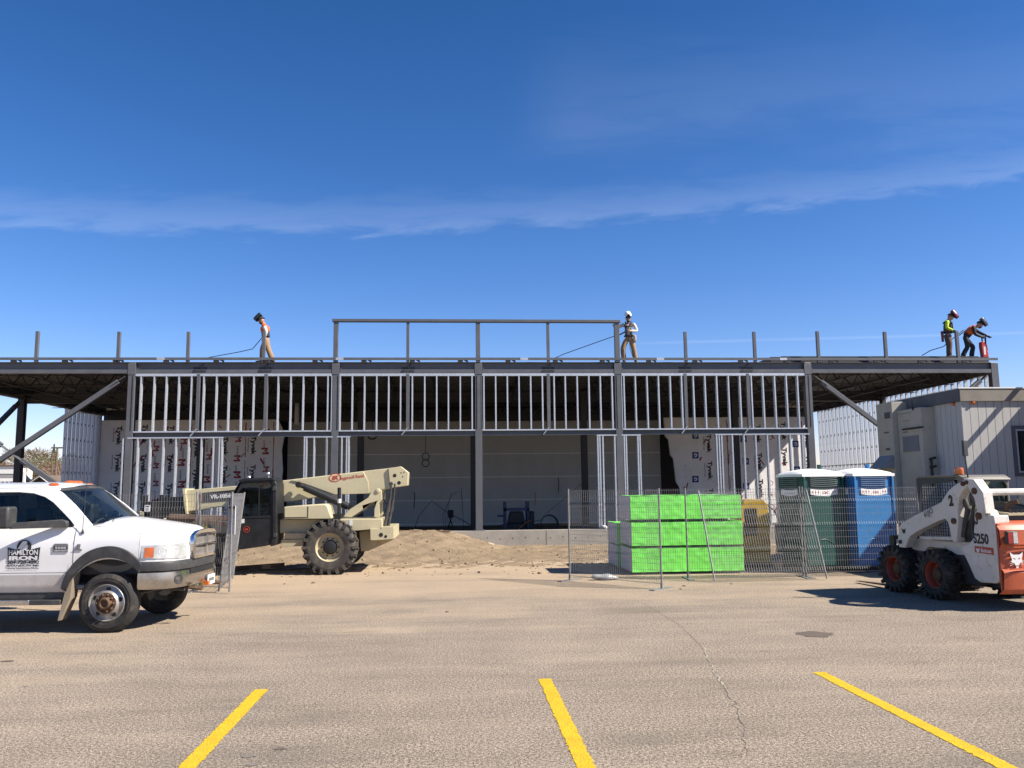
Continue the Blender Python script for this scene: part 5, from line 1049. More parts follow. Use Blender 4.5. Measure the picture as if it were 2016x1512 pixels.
# ================================================================== FOAM BUNDLES
def bundle(x, y, z, w, d, h, lab, rz=0.0):
    R = empty('foam_bundle', (x, y, z), rz); tag(R, lab, 'foam bundle', 'bundles of insulation boards behind the fence')
    rr = random.Random(int(x * 100 + z * 37 + y * 11)); ph = rr.uniform(0, 6)
    b = MB(); wob = lambda u, v: .010 * sin(9 * u + ph) * sin(5 * v + ph) + .007 * sin(31 * u - 14 * v + ph) * sin(6 * u) + .004 * sin(60 * u + 20 * v)
    b.grid(lambda u, v: (w * u, -.004 - abs(wob(u, v)), h * v), 60, 10); b.grid(lambda u, v: (w * u, d * v, h + .004 + abs(wob(u, v))), 24, 10); b.grid(lambda u, v: (w * u, d + .004 + abs(wob(u, v)), h * v), 20, 6)
    b.box((.012, .0, 0), (w - .012, d, h)); b.build('plastic_wrap', M['green'], R, recalc=False, ang=60)
    n = 5
    for x0, x1 in ((-.012, .011), (w - .011, w + .012)):
        b = MB(); b.box((x0, .002, .001), (x1, d - .002, h - .001)); b.m = 1
        for i in range(1, n): b.box((x0 - .001, .004, h * i / n - .002), (x1 + .001, d - .004, h * i / n + .002))
        b.build('foam_boards', [M['foam'], M['grey']], R)
    for xx in (.25, w * .5, w - .35): MB().box((xx, .16, -.055), (xx + .10, d - .02, -.001)).build('bearer_block', M['foam'], R)
for i, (z, pos) in enumerate(((.06, 'bottom'), (.645, 'middle'), (1.24, 'top'))):
    bundle(4.02 + (.0, .01, -.01)[i], 18.9 + (.0, .02, .0)[i], z, 2.58, 1.25, .525, 'lime green wrapped foam bundle, %s of the front stack of three' % pos)
for i, (z, pos) in enumerate(((.06, 'lower'), (.59, 'upper'))):
    bundle(3.97, 20.28, z, 2.58, 1.25, .50, 'lime green wrapped foam bundle, %s of the pair behind the tall stack' % pos)
# yellow machine between stack and toilet
YM = empty('yellow_machine', (7.38, 20.1, 0)); tag(YM, 'yellow steel machine housing with chamfered top and dark open side, behind the fence', 'machine')
pr = [(-.36, .12), (-.36, 1.46), (-.26, 1.64), (.20, 1.64), (.30, 1.52), (.34, 1.2), (.32, .12)]
b = MB(); b.plate(pr, lambda a, c, d: (a, d, c), 0, .9, [[(-.30, .75), (-.30, 1.42), (.03, 1.42), (.03, .75)]]); b.build('housing', M['yellow'], YM, bev=.012)
b = MB(); b.box((-.29, .2, .2), (.02, .22, 1.45)); b.box((.022, .02, .2), (.026, .85, 1.5)); b.build('inner_panel', M['woodd'], YM)
b = MB(); b.tube([(.30, .2, 1.55), (.52, .1, 1.35), (.62, .1, 1.05), (.60, .15, .55)], .02, 8); b.build('hose', M['trim'], YM)
b = MB(); b.box((-.4, -.05, 0), (.36, .95, .12)); b.build('base_skid', M['bplate'], YM)
b = MB(); b.plate([(.02, .35), (.18, .35), (.16, 1.05), (.0, 1.05)], lambda a, c, d: (a + 7.82, 20.0 + d, c), 0, .08); o = b.build('concrete_form', M['conc'], bev=.005); tag(o, 'narrow grey concrete form standing right of the yellow machine', 'form')
b = MB(); b.box((7.82, 19.6, 0), (8.12, 19.75, .30)); o = b.build('rubble_block', M['stone'], bev=.03); tag(o, 'pale broken block on the ground left of the green toilet', 'block')
b = MB(); p = onY(1570, 1098, 19.0); b.bar((p.x, 19.0, 0), (p.x - .03, 19.0, .55), .05, .03, (1, 0, 0)); b.bar((p.x - .12, 18.99, .50), (p.x + .02, 18.99, .54), .04, .02); o = b.build('wooden_stake', mat('orange_stake', (.55, .27, .16), .8)); tag(o, 'short orange tipped stake in front of the green toilet', 'stake')
# ================================================================== FENCE PANELS
def fence(p0, p1, lab, h=1.92, lean=0.0, feet=True, lean_dir=1, post=(1, 1), fold=True, name='fence_panel', tilt=0.0):
    "welded wire panel from ground point p0 to p1; lean = metres the top leans along the panel's normal"
    p0 = V(p0); p1 = V(p1); d = p1 - p0; L = d.length; az = atan2(d.y, d.x)
    R = empty(name, p0, az); tag(R, lab, 'fence panel', 'temporary wire fence panels')
    k = lean / h
    def T(a, z, c=0.0): return V((a + tilt * z / h, c + k * z * lean_dir, z))
    b = MB(); w = .005; n = int(L / .055); z0, z1 = .10, h - .02
    folds = [.16, .62, 1.12, 1.62] if fold else []
    def prof_(z):
        for f_ in folds:
            if abs(z - f_) < .05: return -.035 * (1 - abs(z - f_) / .05)
        return 0
    zs_ = sorted(set([z0, z1 + .03] + [v for f_ in folds for v in (f_ - .05, f_, f_ + .05)]))
    for i in range(n + 1):
        a = .05 + (L - .1) * i / n
        for q in range(len(zs_) - 1): b.bar(T(a, zs_[q], prof_(zs_[q])), T(a, zs_[q + 1], prof_(zs_[q + 1])), w, w)
    hz = [z0, z1] + [v for f_ in folds for v in (f_ - .05, f_ + .05)] + [.35, .48, .85, .98, 1.35, 1.48, 1.78]
    for z in hz: b.bar(T(.03, z, prof_(z) - .005), T(L - .03, z, prof_(z) - .005), w, w)
    b.build('wire_mesh', M['fence'], R, smooth=False)
    for e, a in enumerate((.0, L)):
        if not post[e]: continue
        b = MB(); b.tube([T(a, .03), T(a, h + .03)], .019, 8); b.build('post', M['fence'], R)
        if feet: b = MB(); b.box((a - .06, -.34, .0), (a + .06, .34, .018)); b.tube([(a, 0, .018), (a, 0, .12)], .026, 8); b.build('foot', M['fence'], R)
    return R
G = lambda px, py: onG(px, py)
fa, fb_ = G(1122, 1143), G(1303, 1160)
fence(fa, fb_, 'wire fence panel left of the green stacks, angled toward the camera with plate feet')
fence(V((4.12, 17.98, 0)), V((4.97, 17.95, 0)), 'short wire fence panel close behind the angled panel before the stacks', post=(0, 0), feet=False)
fc_ = V((5.03, 17.95, 0)); fd_ = V((7.55, 17.85, 0))
fence(fc_, fd_, 'upright wire fence panel in front of the green foam stack')
fe_ = V((10.25, 17.9, 0)); fence(fd_ + V((.06, .0, 0)), fe_, 'wire fence panel in front of the portable toilets')
fence(fe_ + V((.06, 0, 0)), V((12.6, 18.2, 0)), 'wire fence panel behind the skid steer cab')
fence(V((5.38, 17.2, 0)), V((7.80, 17.25, 0)), 'loose wire fence panel leaning back against the upright fence before the foam stack', lean=.55, feet=False, tilt=-.10, h=1.85)
# left group
fence(V((-11.2, 17.6, 0)), V((-5.22, 17.4, 0)), 'long wire fence panel behind the white pickup', h=1.94)
fg0, fg1 = V((-5.15, 17.4, 0)), V((-4.38, 16.88, 0)); FP = fence(fg0, fg1, 'narrow wire fence panel with a white notice in front of the cream handler', h=1.94, feet=False)
fence(V((-4.62, 17.0, 0)), V((-4.95, 19.3, 0)), 'wire fence panel turned end on just beyond the pickup bumper', lean=.20, lean_dir=-1, feet=False, h=1.92, tilt=.05)
def sign(p, w, h, lab, kind, rz=0.0):
    R = empty('notice_sign', p, rz); tag(R, lab, 'sign'); b = MB(); b.box((-w / 2, -.012, 0), (w / 2, 0, h)); b.m = 1
    if kind: b.box((-w / 2 + .01, -.0145, h * .9), (w / 2 - .01, -.0125, h - .01)); [b.box((-w * .3, -.0145, h * z), (w * (.05 + .25 * ((i * 7) % 3) / 2), -.0125, h * z + .012)) for i, z in enumerate((.78, .7, .6, .52, .43, .35, .25))]; b.box((-w * .15, -.0145, h * .06), (w * .15, -.0125, h * .11))
    else: b.box((-w * .35, -.0145, h * .7), (w * .35, -.0125, h * .85)); b.box((-w * .3, -.0145, h * .2), (w * .3, -.0125, h * .28)); b.box((-w * .3, -.0145, h * .4), (w * .3, -.0125, h * .46))
    b.m = 2
    if kind: b.box((-w / 2 + .01, -.0145, h * .84), (w / 2 - .01, -.0125, h * .88))
    b.build('sign_board', [M['white'], M['ink'], M['yellow']], R, smooth=False)
    for s in (-1, 1): MB().bar((s * w * .4, -.014, h * .97), (s * w * .4, .04, h * .97), .008, .008).build('cable_tie', M['bplate'], R)
q = onY(456, 1052, 16.93); sign(q, .20, .56, 'tall narrow white notice hung on the wire fence by the handler cab', 1, rad(-34))
q = onY(290, 1007, 17.4); sign(q, .11, .13, 'small square white notice on the fence behind the pickup bonnet', 0)
# ================================================================== SMALL THINGS ON SITE
BG = MB()
p = onG(1190, 1142)
BG.grid(lambda u, v: (p.x - .27 + .56 * u, p.y + .11 * cos(2 * pi * v) * (sin(pi * min(1, max(0, u * .93 + .04))) ** .5) * (1 + .18 * sin(9 * u + 5 * v)), .075 + .075 * sin(2 * pi * v) * (sin(pi * min(1, max(0, u * .93 + .04))) ** .5) * (1 + .15 * sin(11 * u + 3 * v)) - .03 * u), 26, 16)
tag(BG.build('sand_bag', M['poly'], ang=70), 'grey plastic wrapped bag lying at the foot of the fence left of the stacks', 'bag')
# generator in the building
GN = empty('welding_generator', (2.3, 31.2, .05)); tag(GN, 'dark blue framed welding generator standing inside the building', 'generator')
b = MB()
for x in (-.42, .42):
    for y in (-.35, .35): b.box((x - .04, y - .04, 0), (x + .04, y + .04, 1.42))
b.box((-.46, -.39, 1.08), (.46, -.31, 1.18)); b.box((-.46, .31, 1.08), (.46, .39, 1.18)); b.box((-.5, -.42, 0), (.5, .42, .12)); b.box((-.72, -.3, .86), (-.46, -.24, .94)); b.build('frame', M['bluepaint'], GN)
b = MB(); b.box((-.34, -.3, .14), (.34, .3, .62)); b.plate([(-.32, .62), (.32, .62), (.24, 1.05), (-.24, 1.05)], lambda a, c, d: (a, d, c), -.28, .28); b.box((.46, -.28, .2), (.66, .28, 1.05)); b.build('engine', M['bplate'], GN, bev=.03)
b = MB(); b.tube([(.1, -.42, .15), (.08, -.42, .45), (.3, -.43, .62), (.56, -.43, .75)], .028, 6); b.build('orange_lead', mat('orange_lead', (.28, .10, .03), .7), GN)
b = MB()
for k in range(4): b.lathe((3.55 + .01 * k, 31.4 + .02 * k, .62), (0, -1, .1), [(.30 + .012 * k, -.006), (.312 + .012 * k, 0), (.30 + .012 * k, .006), (.29 + .012 * k, 0), (.30 + .012 * k, -.006)], 28)
b.tube([(3.3, 31.4, .9), (4.2, 33, 1.4), (5.6, 36, 2.2)], .008, 5); b.tube([(2.9, 31.3, .7), (3.3, 31.4, .78)], .01, 5); tag(b.build('cable_coil', M['rope']), 'loop of black cable beside the blue generator', 'cable')
b = MB()
for z in (.0, -.31):
    c = onY(838, 899, 40); b.lathe(c + V((0, 0, z)), (0, -1, 0), [(.17, -.02), (.19, 0), (.17, .02), (.15, 0), (.17, -.02)], 24)
b.tube([(c.x, 40, c.z + .17), (c.x, 40, 5.6)], .015, 6); tag(b.build('hanging_rings', M['bplate']), 'two linked black rings hanging on a wire before the concrete wall', 'rings')
b = MB(); c = onY(733, 856, 38)
b.lathe(c, (0, -1, 0), [(.20, -.03), (.23, 0), (.20, .03), (.17, 0), (.20, -.03)], 24); b.tube([(c.x, 38, c.z + .2), (c.x, 38, 5.7)], .012, 6); tag(b.build('hanging_coil', M['bplate']), 'black hose coil hanging just under the header beam', 'coil')
for px, py, l, lab in ((815, 985, .42, 'left'), (1053, 982, .34, 'middle'), (1099, 955, .40, 'right')):
    p = onY(px, py, 43.9); b = MB(); b.tube([p + V((0, 0, l)), p + V((.04, 0, l * .6)), p + V((0, 0, -l))], .025, 6); tag(b.build('wall_cable', M['redlens'] if lab == 'middle' else M['ink']), 'short dangling cable on the concrete wall, %s of three' % lab, 'cable', 'cables on the back wall')
b = MB(); p = onY(897, 1005, 36)
for k in range(3): b.tube([(p.x - .5 + .1 * k, 36, .1), (p.x - .55 + .1 * k, 36, .9), (p.x - .2, 36, 1.6 + .1 * k), (p.x + .25, 36, 2.0 - .1 * k), (p.x + .35, 36, .2)], .008, 5)
tag(b.build('loose_cable', M['rope']), 'tangle of loose cable hung on the inner column', 'cable')
b = MB(); p = onY(887, 1020, 40); b.box((p.x - .15, 40, 0), (p.x + .15, 40.3, .05)); b.bar((p.x - .12, 40, .05), (p.x + .1, 40, .85), .05, .05); b.bar((p.x + .15, 40, .05), (p.x - .1, 40, .75), .05, .05); b.box((p.x - .12, 39.9, .6), (p.x + .14, 40.1, .95)); b.tube([(p.x + .1, 40, .7), (p.x + .7, 40, .4), (p.x + 1.2, 40, .06)], .02, 6); b.tube([(p.x - .1, 40, .8), (p.x - .9, 40, 1.4), (p.x - 1.5, 40, .7), (p.x - 1.7, 40, .1)], .015, 6); tag(b.build('pipe_threader', M['bplate']), 'dark pipe stand with trailing hoses on the dirt floor', 'machine')
for px, L_, y, z, lab in ((1045, 2.9, 42.5, .14, 'dark plank lying along the foot of the concrete wall'), (1100, 2.4, 43.2, .10, 'pale plank lying at the right foot of the concrete wall')):
    p = onY(px, 1030, y); b = MB(); b.box((p.x - L_ / 2, y, z - .1), (p.x + L_ / 2, y + .2, z + .02)); tag(b.build('plank', M['woodd'] if z > .11 else M['wood'], bev=.004), lab, 'plank')
p = onY(840, 1051, 26.9); b = MB(); b.plate([(-1.5, .0), (.75, -.05), (.75, .02), (-1.5, .05)], lambda a, c, d: (p.x + a, 27.5 + d, .59 + c), 0, .24); tag(b.build('plank', M['woodd'], bev=.004), 'weathered plank lying on top of the dirt bank', 'plank')
for i, (px, py, s, lab) in enumerate(((965, 1071, .12, 'pale flat stone resting on the dirt against the foundation'), (1189, 1036, .09, 'pale rag on the foundation corner'))):
    p = onY(px, py, 27.7 if i == 0 else 27.98); b = MB(); rr = random.Random(i)
    b.lathe((p.x, p.y, p.z - s * .3), (0.15, 0, 1), [(0, -s * .2), (s * 1.3, 0), (s * 1.1, s * .5), (0, s * .7)], 7); tag(b.build('stone' if i == 0 else 'rag', M['stone'] if i == 0 else M['white'], smooth=False), lab, 'stone' if i == 0 else 'rag')
# corners of the shadow triangle on the foundation; measured only, nothing drawn
a0, a1, a2 = onY(1156, 1075, 27.8), onY(1184, 1047, 27.8), onY(1184, 1075, 27.8)
# lumber on the ground under the handler
for i, (px, py, L_, rz, lab) in enumerate(((500, 1092, 1.5, .05, 'dark plank on the ground under the handler cab'), (530, 1090, .35, .5, 'short pale wood block under the handler cab'), (395, 1018, 1.3, .1, 'upper brown plank in the pile behind the fence'), (390, 1026, 1.4, -.12, 'lower brown plank in the pile behind the fence'))):
    p = onY(px, py, 21.6 if i < 2 else 19.2); z = .08 if i < 2 else p.z; b = MB(); b.box((-L_ / 2, -.07, -.05), (L_ / 2, .07, .05)); o = b.build('plank', M['wood'] if i == 1 else M['woodd'], bev=.004); o.location = (p.x, p.y, max(.05, z)); o.rotation_euler = (0, .05 * (i - 1), rz); tag(o, lab, 'plank')
b = MB(); b.box((-7.9, 19.0, 0), (-6.3, 19.5, 1.02)); b.box((-7.8, 19.1, 1.02), (-6.6, 19.4, 1.1)); tag(b.build('lumber_pile', M['woodd'], bev=.02), 'brown lumber pile behind the left wire fence', 'lumber')
b = MB(); rr = random.Random(8); p = onY(388, 1045, 18.3)
for i in range(26):
    a = rr.uniform(0, 6.28); x, y = p.x + rr.gauss(0, .08), 18.3 + rr.gauss(0, .08); t = rr.uniform(.3, 1.0); z1 = .55 + t * .85; dx, dy = rr.gauss(0, .10) * (1 - .4 * t), rr.gauss(0, .1)
    b.add([(x - .02, y, 0), (x + .02, y, 0), (x + dx + .05, y + dy, z1 * .6), (x + dx * 1.4, y + dy * 1.4, z1), (x + dx - .05, y + dy, z1 * .6)], [(0, 1, 2, 3, 4)])
tag(b.build('tall_weed', M['weed'], recalc=False), 'yellow green weed stalks beside the fence posts above the pickup bonnet', 'weed')
b = MB(); p = onY(262, 985, 18.6)
for x0, x1, z0, z1, y in ((-9.6, -8.2, 0, 1.55, 19.6), (-8.1, -7.3, 0, 1.35, 19.3)): b.box((x0, y, z0), (x1, y + .8, z1))
tag(b.build('scrap_bin', M['bplate'], bev=.04), 'dark bins standing behind the left wire fence', 'bin')
# debris on the lot
rr = random.Random(21)
for i, (px, py, s) in enumerate(((617, 1148, .05), (1347, 1154, .04), (1340, 1160, .03), (560, 1150, .03), (1440, 1150, .03), (880, 1205, .03))):
    p = onG(px, py); b = MB(); b.lathe((p.x, p.y, 0), (0, 0, 1), [(s * 1.2, -.004), (s, s * .3), (s * .4, s * .55), (0, s * .5)], 6); tag(b.build('pebble', M['woodd'], smooth=False), 'small dark chip lying on the open lot', 'chip', 'chips on the lot')
for px, py, rx, ry in (): blotch('pale_dust', px, py, rx * 1.4, ry * 1.6, mat('pale_dust_%d' % px, (.58, .53, .46), .95, 0, .15, 30, bump=.4), px)
# ================================================================== PEOPLE
def skin_mesh(name, nodes, edges, m, parent, sub=2, root=0):
    me = bpy.data.meshes.new(name); me.from_pydata([tuple(n[0]) for n in nodes], edges, []); me.materials.append(m)
    o = bpy.data.objects.new(name, me); COL.objects.link(o); o.parent = parent
    k = o.modifiers.new('skin', 'SKIN'); k.use_smooth_shade = True; k.branch_smoothing = .5
    me.skin_vertices.new() if not me.skin_vertices else None
    for i, n in enumerate(nodes):
        r = n[1]; me.skin_vertices[0].data[i].radius = (r, r) if not isinstance(r, tuple) else r; me.skin_vertices[0].data[i].use_root = (i == root)
    s = o.modifiers.new('sub', 'SUBSURF'); s.levels = sub; s.render_levels = sub
    return o
def person(loc, face, J, lab, look, fat=1.0):
    "J: joints in local space, x forward, y to the person's left, z up"
    R = empty('person', loc, face); tag(R, lab, 'person', None); j = {k: V(v) for k, v in J.items()}
    pel, wa, ch, nk, hd_ = j['pel'], j['wa'], j['ch'], j['nk'], j['hd']
    nodes = [(pel, .06), (wa, .07), (ch, .10), (nk, .055), (hd_, .07)]; edges = [(0, 1), (1, 2), (2, 3), (3, 4)]
    for s in 'lr':
        i = len(nodes); nodes += [(j[s + 'sh'], .062), (j[s + 'el'], .045), (j[s + 'wr'], .032)]; edges += [(2, i), (i, i + 1), (i + 1, i + 2)]
        i = len(nodes); nodes += [(j[s + 'hp'], .055), (j[s + 'kn'], .05), (j[s + 'an'], .045)]; edges += [(0, i), (i, i + 1), (i + 1, i + 2)]
    skin_mesh('body', nodes, edges, M['skin'], R)
    # trousers
    nodes = [(pel, .14), (pel.lerp(wa, .6), .135)]; edges = [(0, 1)]
    for s in 'lr':
        i = len(nodes); hp, kn, an = j[s + 'hp'], j[s + 'kn'], j[s + 'an']; nodes += [(hp, .112 * fat), (hp.lerp(kn, .55), .10 * fat), (kn, .088 * fat), (kn.lerp(an, .5) + V((-.012, 0, 0)), .088 * fat), (an + V((0, 0, .0)), .094 * fat)]; edges += [(0, i), (i, i + 1), (i + 1, i + 2), (i + 2, i + 3), (i + 3, i + 4)]
    skin_mesh('trousers', nodes, edges, look['legs'], R)
    # top
    nodes = [(pel.lerp(wa, .1), .15), (wa, .14), (ch, .158), (ch.lerp(nk, .6), .10)]; edges = [(0, 1), (1, 2), (2, 3)]
    skin_mesh('shirt', nodes, edges, look['top'], R)
    for s in 'lr':
        nodes = [(j[s + 'sh'].lerp(ch, .25), .08), (j[s + 'sh'], .078), (j[s + 'sh'].lerp(j[s + 'el'], .5), .066), (j[s + 'el'], .06), (j[s + 'wr'].lerp(j[s + 'el'], .08), .045)]
        skin_mesh('sleeve', nodes, [(0, 1), (1, 2), (2, 3), (3, 4)], look['sleeve'], R)
        # glove with palm, four fingers and thumb
        w = j[s + 'wr']; d = (w - j[s + 'el']).normalized(); g = V(look.get('grip', (0, 0, -1))); a = d.cross(g if abs(d.dot(g)) < .95 else V((0, 1, 0))).normalized(); c = a.cross(d)
        b = MB(); b.tube([w - d * .03, w + d * .02, w + d * .07, w + d * .09], [.036, .038, .040, .03], 8)
        for f in range(4): o_ = w + d * .075 + a * (.027 - .018 * f); L_ = (.062, .072, .068, .052)[f]; b.tube([o_, o_ + d * L_ * .5 - c * .01, o_ + d * L_ * .75 - c * (.028 + .004 * f)], [.0105, .0098, .008], 6)
        o_ = w + d * .03 + a * .032; b.tube([o_, o_ + d * .03 + a * .022 - c * .01, o_ + d * .055 + a * .02 - c * .022], [.012, .011, .009], 6)
        b.build('glove', look['glove'], R, ang=60)
        an = j[s + 'an']; t = j.get(s + 'to', an + V((.16, 0, -.07))); b = MB(); dd = (t - an); dd.z = 0; dd.normalize(); pr_ = V((-dd.y, dd.x, 0)); z0 = an.z - .085
        b.grid(lambda u, v: (lambda ang, x: tuple(an + dd * (x * .30 - .09) + pr_ * (.048 * cos(ang) * (1 - .25 * (x > .9))) + V((0, 0, max(z0 - an.z, -.03 + .055 * sin(ang) * (1.25 - .8 * x))))))(2 * pi * v, u), 8, 12); b.tube([an + V((0, 0, .04)), an + V((0, 0, -.05))], .055, 10); b.build('boot', look['boot'], R, ang=60)
    # head with nose, brow, chin and ears
    f = V(look.get('gaze', (1, 0, 0))).normalized(); sd_ = V((0, 1, 0)); sd_ = (sd_ - f * sd_.dot(f)).normalized(); u = f.cross(sd_); hc = hd_ + u * .045
    def hp_(a, c):
        th = pi * c; ph = 2 * pi * a; x, y, z = sin(th) * cos(ph), sin(th) * sin(ph), cos(th); k = 1 - .18 * max(0, -z); px_ = x * .098 * k; 
        if x > 0: px_ += .022 * math.exp(-((y / .16) ** 2) - (((z + .12) / .17) ** 2)) + .008 * math.exp(-((y / .3) ** 2) - (((z + .72) / .18) ** 2)) - .010 * math.exp(-(((abs(y) - .36) / .15) ** 2) - (((z - .10) / .12) ** 2))
        return tuple(hc + f * (px_ + .01 * (z < -.3)) + sd_ * (y * .078 * k) + u * (z * .122))
    b = MB(); b.grid(hp_, 20, 16)
    for s in (1, -1): b.lathe(hc + sd_ * s * .075 + u * .0 - f * .01, sd_ * s, [(.028, 0), (.026, .012), (.012, .016), (0, .012)], 8)
    b.build('head', M['skin'], R, ang=80)
    if look.get('beard'): b = MB(); b.grid(lambda a, c: (lambda p: tuple(hc + (V(p) - hc) * 1.06))(hp_(-.22 + .44 * a, .62 + .28 * c)), 10, 6); b.build('beard', M['black'], R)
    b = MB()
    for s in (1, -1): b.lathe(hc + f * .088 + sd_ * s * .030 + u * .012, f, [(.014, 0), (.010, .006), (0, .007)], 8)
    b.build('safety_glasses' if look.get('shades') else 'eye', M['ink'], R)
    # hard hat shell and the welding mask flipped up in front
    b = MB(); hh = hc + u * .055
    b.grid(lambda a, c: (lambda ph, th: tuple(hh + f * (.125 * cos(ph) * sin(th)) + sd_ * (.10 * sin(ph) * sin(th)) + u * (.105 * cos(th))))(2 * pi * a, .5 * pi * c), 20, 8); b.grid(lambda a, c: (lambda ph: tuple(hh + f * ((.125 + .02 * c + .03 * c * max(0, cos(ph))) * cos(ph)) + sd_ * ((.10 + .018 * c) * sin(ph)) - u * .004))(2 * pi * a), 20, 1); b.build('hard_hat', look['hat'], R, ang=60)
    mt = rad(look.get('mask', 100)); mf = f * cos(mt) + u * sin(mt); mu = u * cos(mt) - f * sin(mt); hm = hh + u * look.get('mask_up', .03)         # mask frame, swung up about the temples
    def mk(a, c):
        kk = look.get('mask_k', 1.15); ph = -1.45 + 2.9 * a; z = (-.16 + .30 * c) * kk; r = .125 * (1 - .25 * max(0, -z / .16) ** 2 * .8); return tuple(hm + mf * (.045 + (r + .03) * cos(ph)) + sd_ * (r * .98 * sin(ph)) + mu * (z - .02))
    b = MB(); b.grid(mk, 16, 8); b.grid(lambda a, c: (lambda t: tuple(hh + (V(mk(-.0 + a, 1)) - hh) * (1 - c) + (hh + mf * .06 + mu * .12 - hh) * c))(0), 16, 2)
    mo = b.build('welding_mask', look['maskm'], R, recalc=False, ang=60); so = mo.modifiers.new('shell', 'SOLIDIFY'); so.thickness = .008
    b = MB(); c0 = hh + mf * .205 + mu * .02
    b.box((-.004, -.05, -.04), (.006, .05, .04)); T_ = Matrix((mf, sd_, mu)).transposed(); b.v = [tuple(c0 + T_ @ V(p)) for p in b.v]; b.build('mask_lens', M['ink'], R)
    return R, j
def strap(R, pts, r, m, name='harness_strap'): b = MB(); b.tube(pts, r, 6); return b.build(name, m, R, ang=60)
Z0 = BT + .055
# 1: walking left along the roof edge
Rp, j = person((onY(523, 700, 28.5).x, 28.50, Z0), rad(180), dict(pel=(0, 0, .84), wa=(.02, 0, .98), ch=(.05, 0, 1.20), nk=(.09, 0, 1.36), hd=(.15, 0, 1.41), lsh=(.05, .18, 1.27), lel=(-.06, .22, 1.03), lwr=(.03, .20, .82), rsh=(.05, -.18, 1.27), rel=(.02, -.22, 1.03), rwr=(.10, -.20, .80),
    lhp=(0, .09, .80), lkn=(-.10, .09, .46), lan=(-.24, .09, .09), rhp=(0, -.09, .80), rkn=(.14, -.09, .47), ran=(.14, -.09, .085)),
    'person walking on the roof in orange vest and white sleeves, dark welding mask up', dict(legs=M['tan'], top=M['black'], sleeve=M['wshirt'], glove=M['gloves'], boot=M['tan'], hat=M['black'], maskm=mat('green_black_mask', (.03, .045, .035), .35), mask=70, mask_k=1.0, gaze=(1, 0, -.45), beard=1), 1.12)
skin_mesh('vest', [(V((.02, 0, 1.0)), .165), (V((.045, 0, 1.2)), .182), (V((.06, 0, 1.29)), .13)], [(0, 1), (1, 2)], M['orange'], Rp)
for s in (1, -1): skin_mesh('vest_shoulder', [(V((.05, .12 * s, 1.30)), .086), (V((.05, .19 * s, 1.27)), .084), (V((.035, .20 * s, 1.19)), .074)], [(0, 1), (1, 2)], M['orange'], Rp)
strap(Rp, [(.0, .15, .92), (.13, .03, .92), (.10, -.1, .92), (-.06, -.13, .92), (-.12, .03, .92), (.0, .15, .92)], .028, M['black'], 'tool_belt')
def line(pts, lab, r=.012): b = MB(); b.tube(pts, r, 5); return tag(b.build('lifeline', M['rope']), lab, 'rope', 'fall arrest lines')
wl0 = V((onY(523, 700, 28.5).x, 28.5, Z0))
line([wl0 + V((-.13, .0, .88)), onY(497, 687, 28.55), onY(470, 693, 28.7), onY(440, 698.5, 28.85), onY(415, 703, 29.0), onY(396, 707, 29.2)], 'thin dark lifeline from the walking worker down to the roof on his left', .014)
# 2: standing by the tall parapet frame
x2 = onY(1239, 700, 28.5).x
Rp, j = person((x2, 28.5, Z0), rad(-105), dict(pel=(0, 0, .90), wa=(0, 0, 1.04), ch=(0, 0, 1.28), nk=(.01, 0, 1.45), hd=(.03, 0, 1.50), rsh=(0, -.20, 1.37), rel=(.02, -.36, 1.28), rwr=(.16, -.46, 1.30), lsh=(0, .20, 1.37), lel=(-.02, .29, 1.12), lwr=(.20, .06, 1.10),
    lhp=(0, .10, .86), lkn=(.02, .16, .48), lan=(-.02, .22, .085), rhp=(0, -.10, .86), rkn=(.06, -.22, .48), ran=(-.02, -.19, .085)),
    'person in white shirt and black harness beside the tall parapet frame, white mask up', dict(legs=M['tan'], top=M['gshirt'], sleeve=M['wshirt'], glove=M['gloves'], boot=M['tan'], hat=M['black'], maskm=M['twhite'], mask=80, mask_up=.025, mask_k=1.5, gaze=(1, .1, -.12), beard=1, shades=1), 1.05)
for s in (1, -1): strap(Rp, [(-.10, .07 * s, 1.40), (.03, .10 * s, 1.46), (.15, .10 * s, 1.33), (.165, .09 * s, 1.15), (.14, .10 * s, .98), (.05, .15 * s, .92)], .022, M['black'])
strap(Rp, [(.16, .10, 1.28), (.175, 0, 1.28), (.16, -.10, 1.28)], .022, M['black']); strap(Rp, [(.12, .12, .96), (.155, 0, .95), (.12, -.12, .96), (-.05, -.15, .96), (-.15, 0, .96), (-.05, .15, .96), (.12, .12, .96)], .028, M['dkglove'], 'tool_belt')
b = MB(); b.plate([(-.09, 0), (.09, 0), (.08, -.24), (-.08, -.24)], lambda a, c, d: (a + .04, .20 + d, .97 + c), -.05, .06); b.build('tool_pouch', M['gloves'], Rp, bev=.03)
strap(Rp, [(.14, .0, .92), (.17, .02, .72), (.12, .05, .45), (.08, .12, .2), (.05, .2, .02)], .010, M['rope'], 'air_hose')
q = V((x2, 28.5, Z0)); line([q + V((-.11, -.19, 1.06)), onY(1217, 659, 28.35), onY(1180, 672, 28.6), onY(1110, 697, 29.2), onY(1090, 706, 29.4)], 'thin dark lifeline running left from the worker at the parapet frame', .014)
b = MB(); b.tube([q + V((-.12, -.16, 1.10)), q + V((-.40, -.14, .95))], [.03, .022], 8); tag(b.build('rope_grab', M['bluepaint']), 'dark rope grab held on the lifeline by the worker at the parapet frame', 'rope grab')
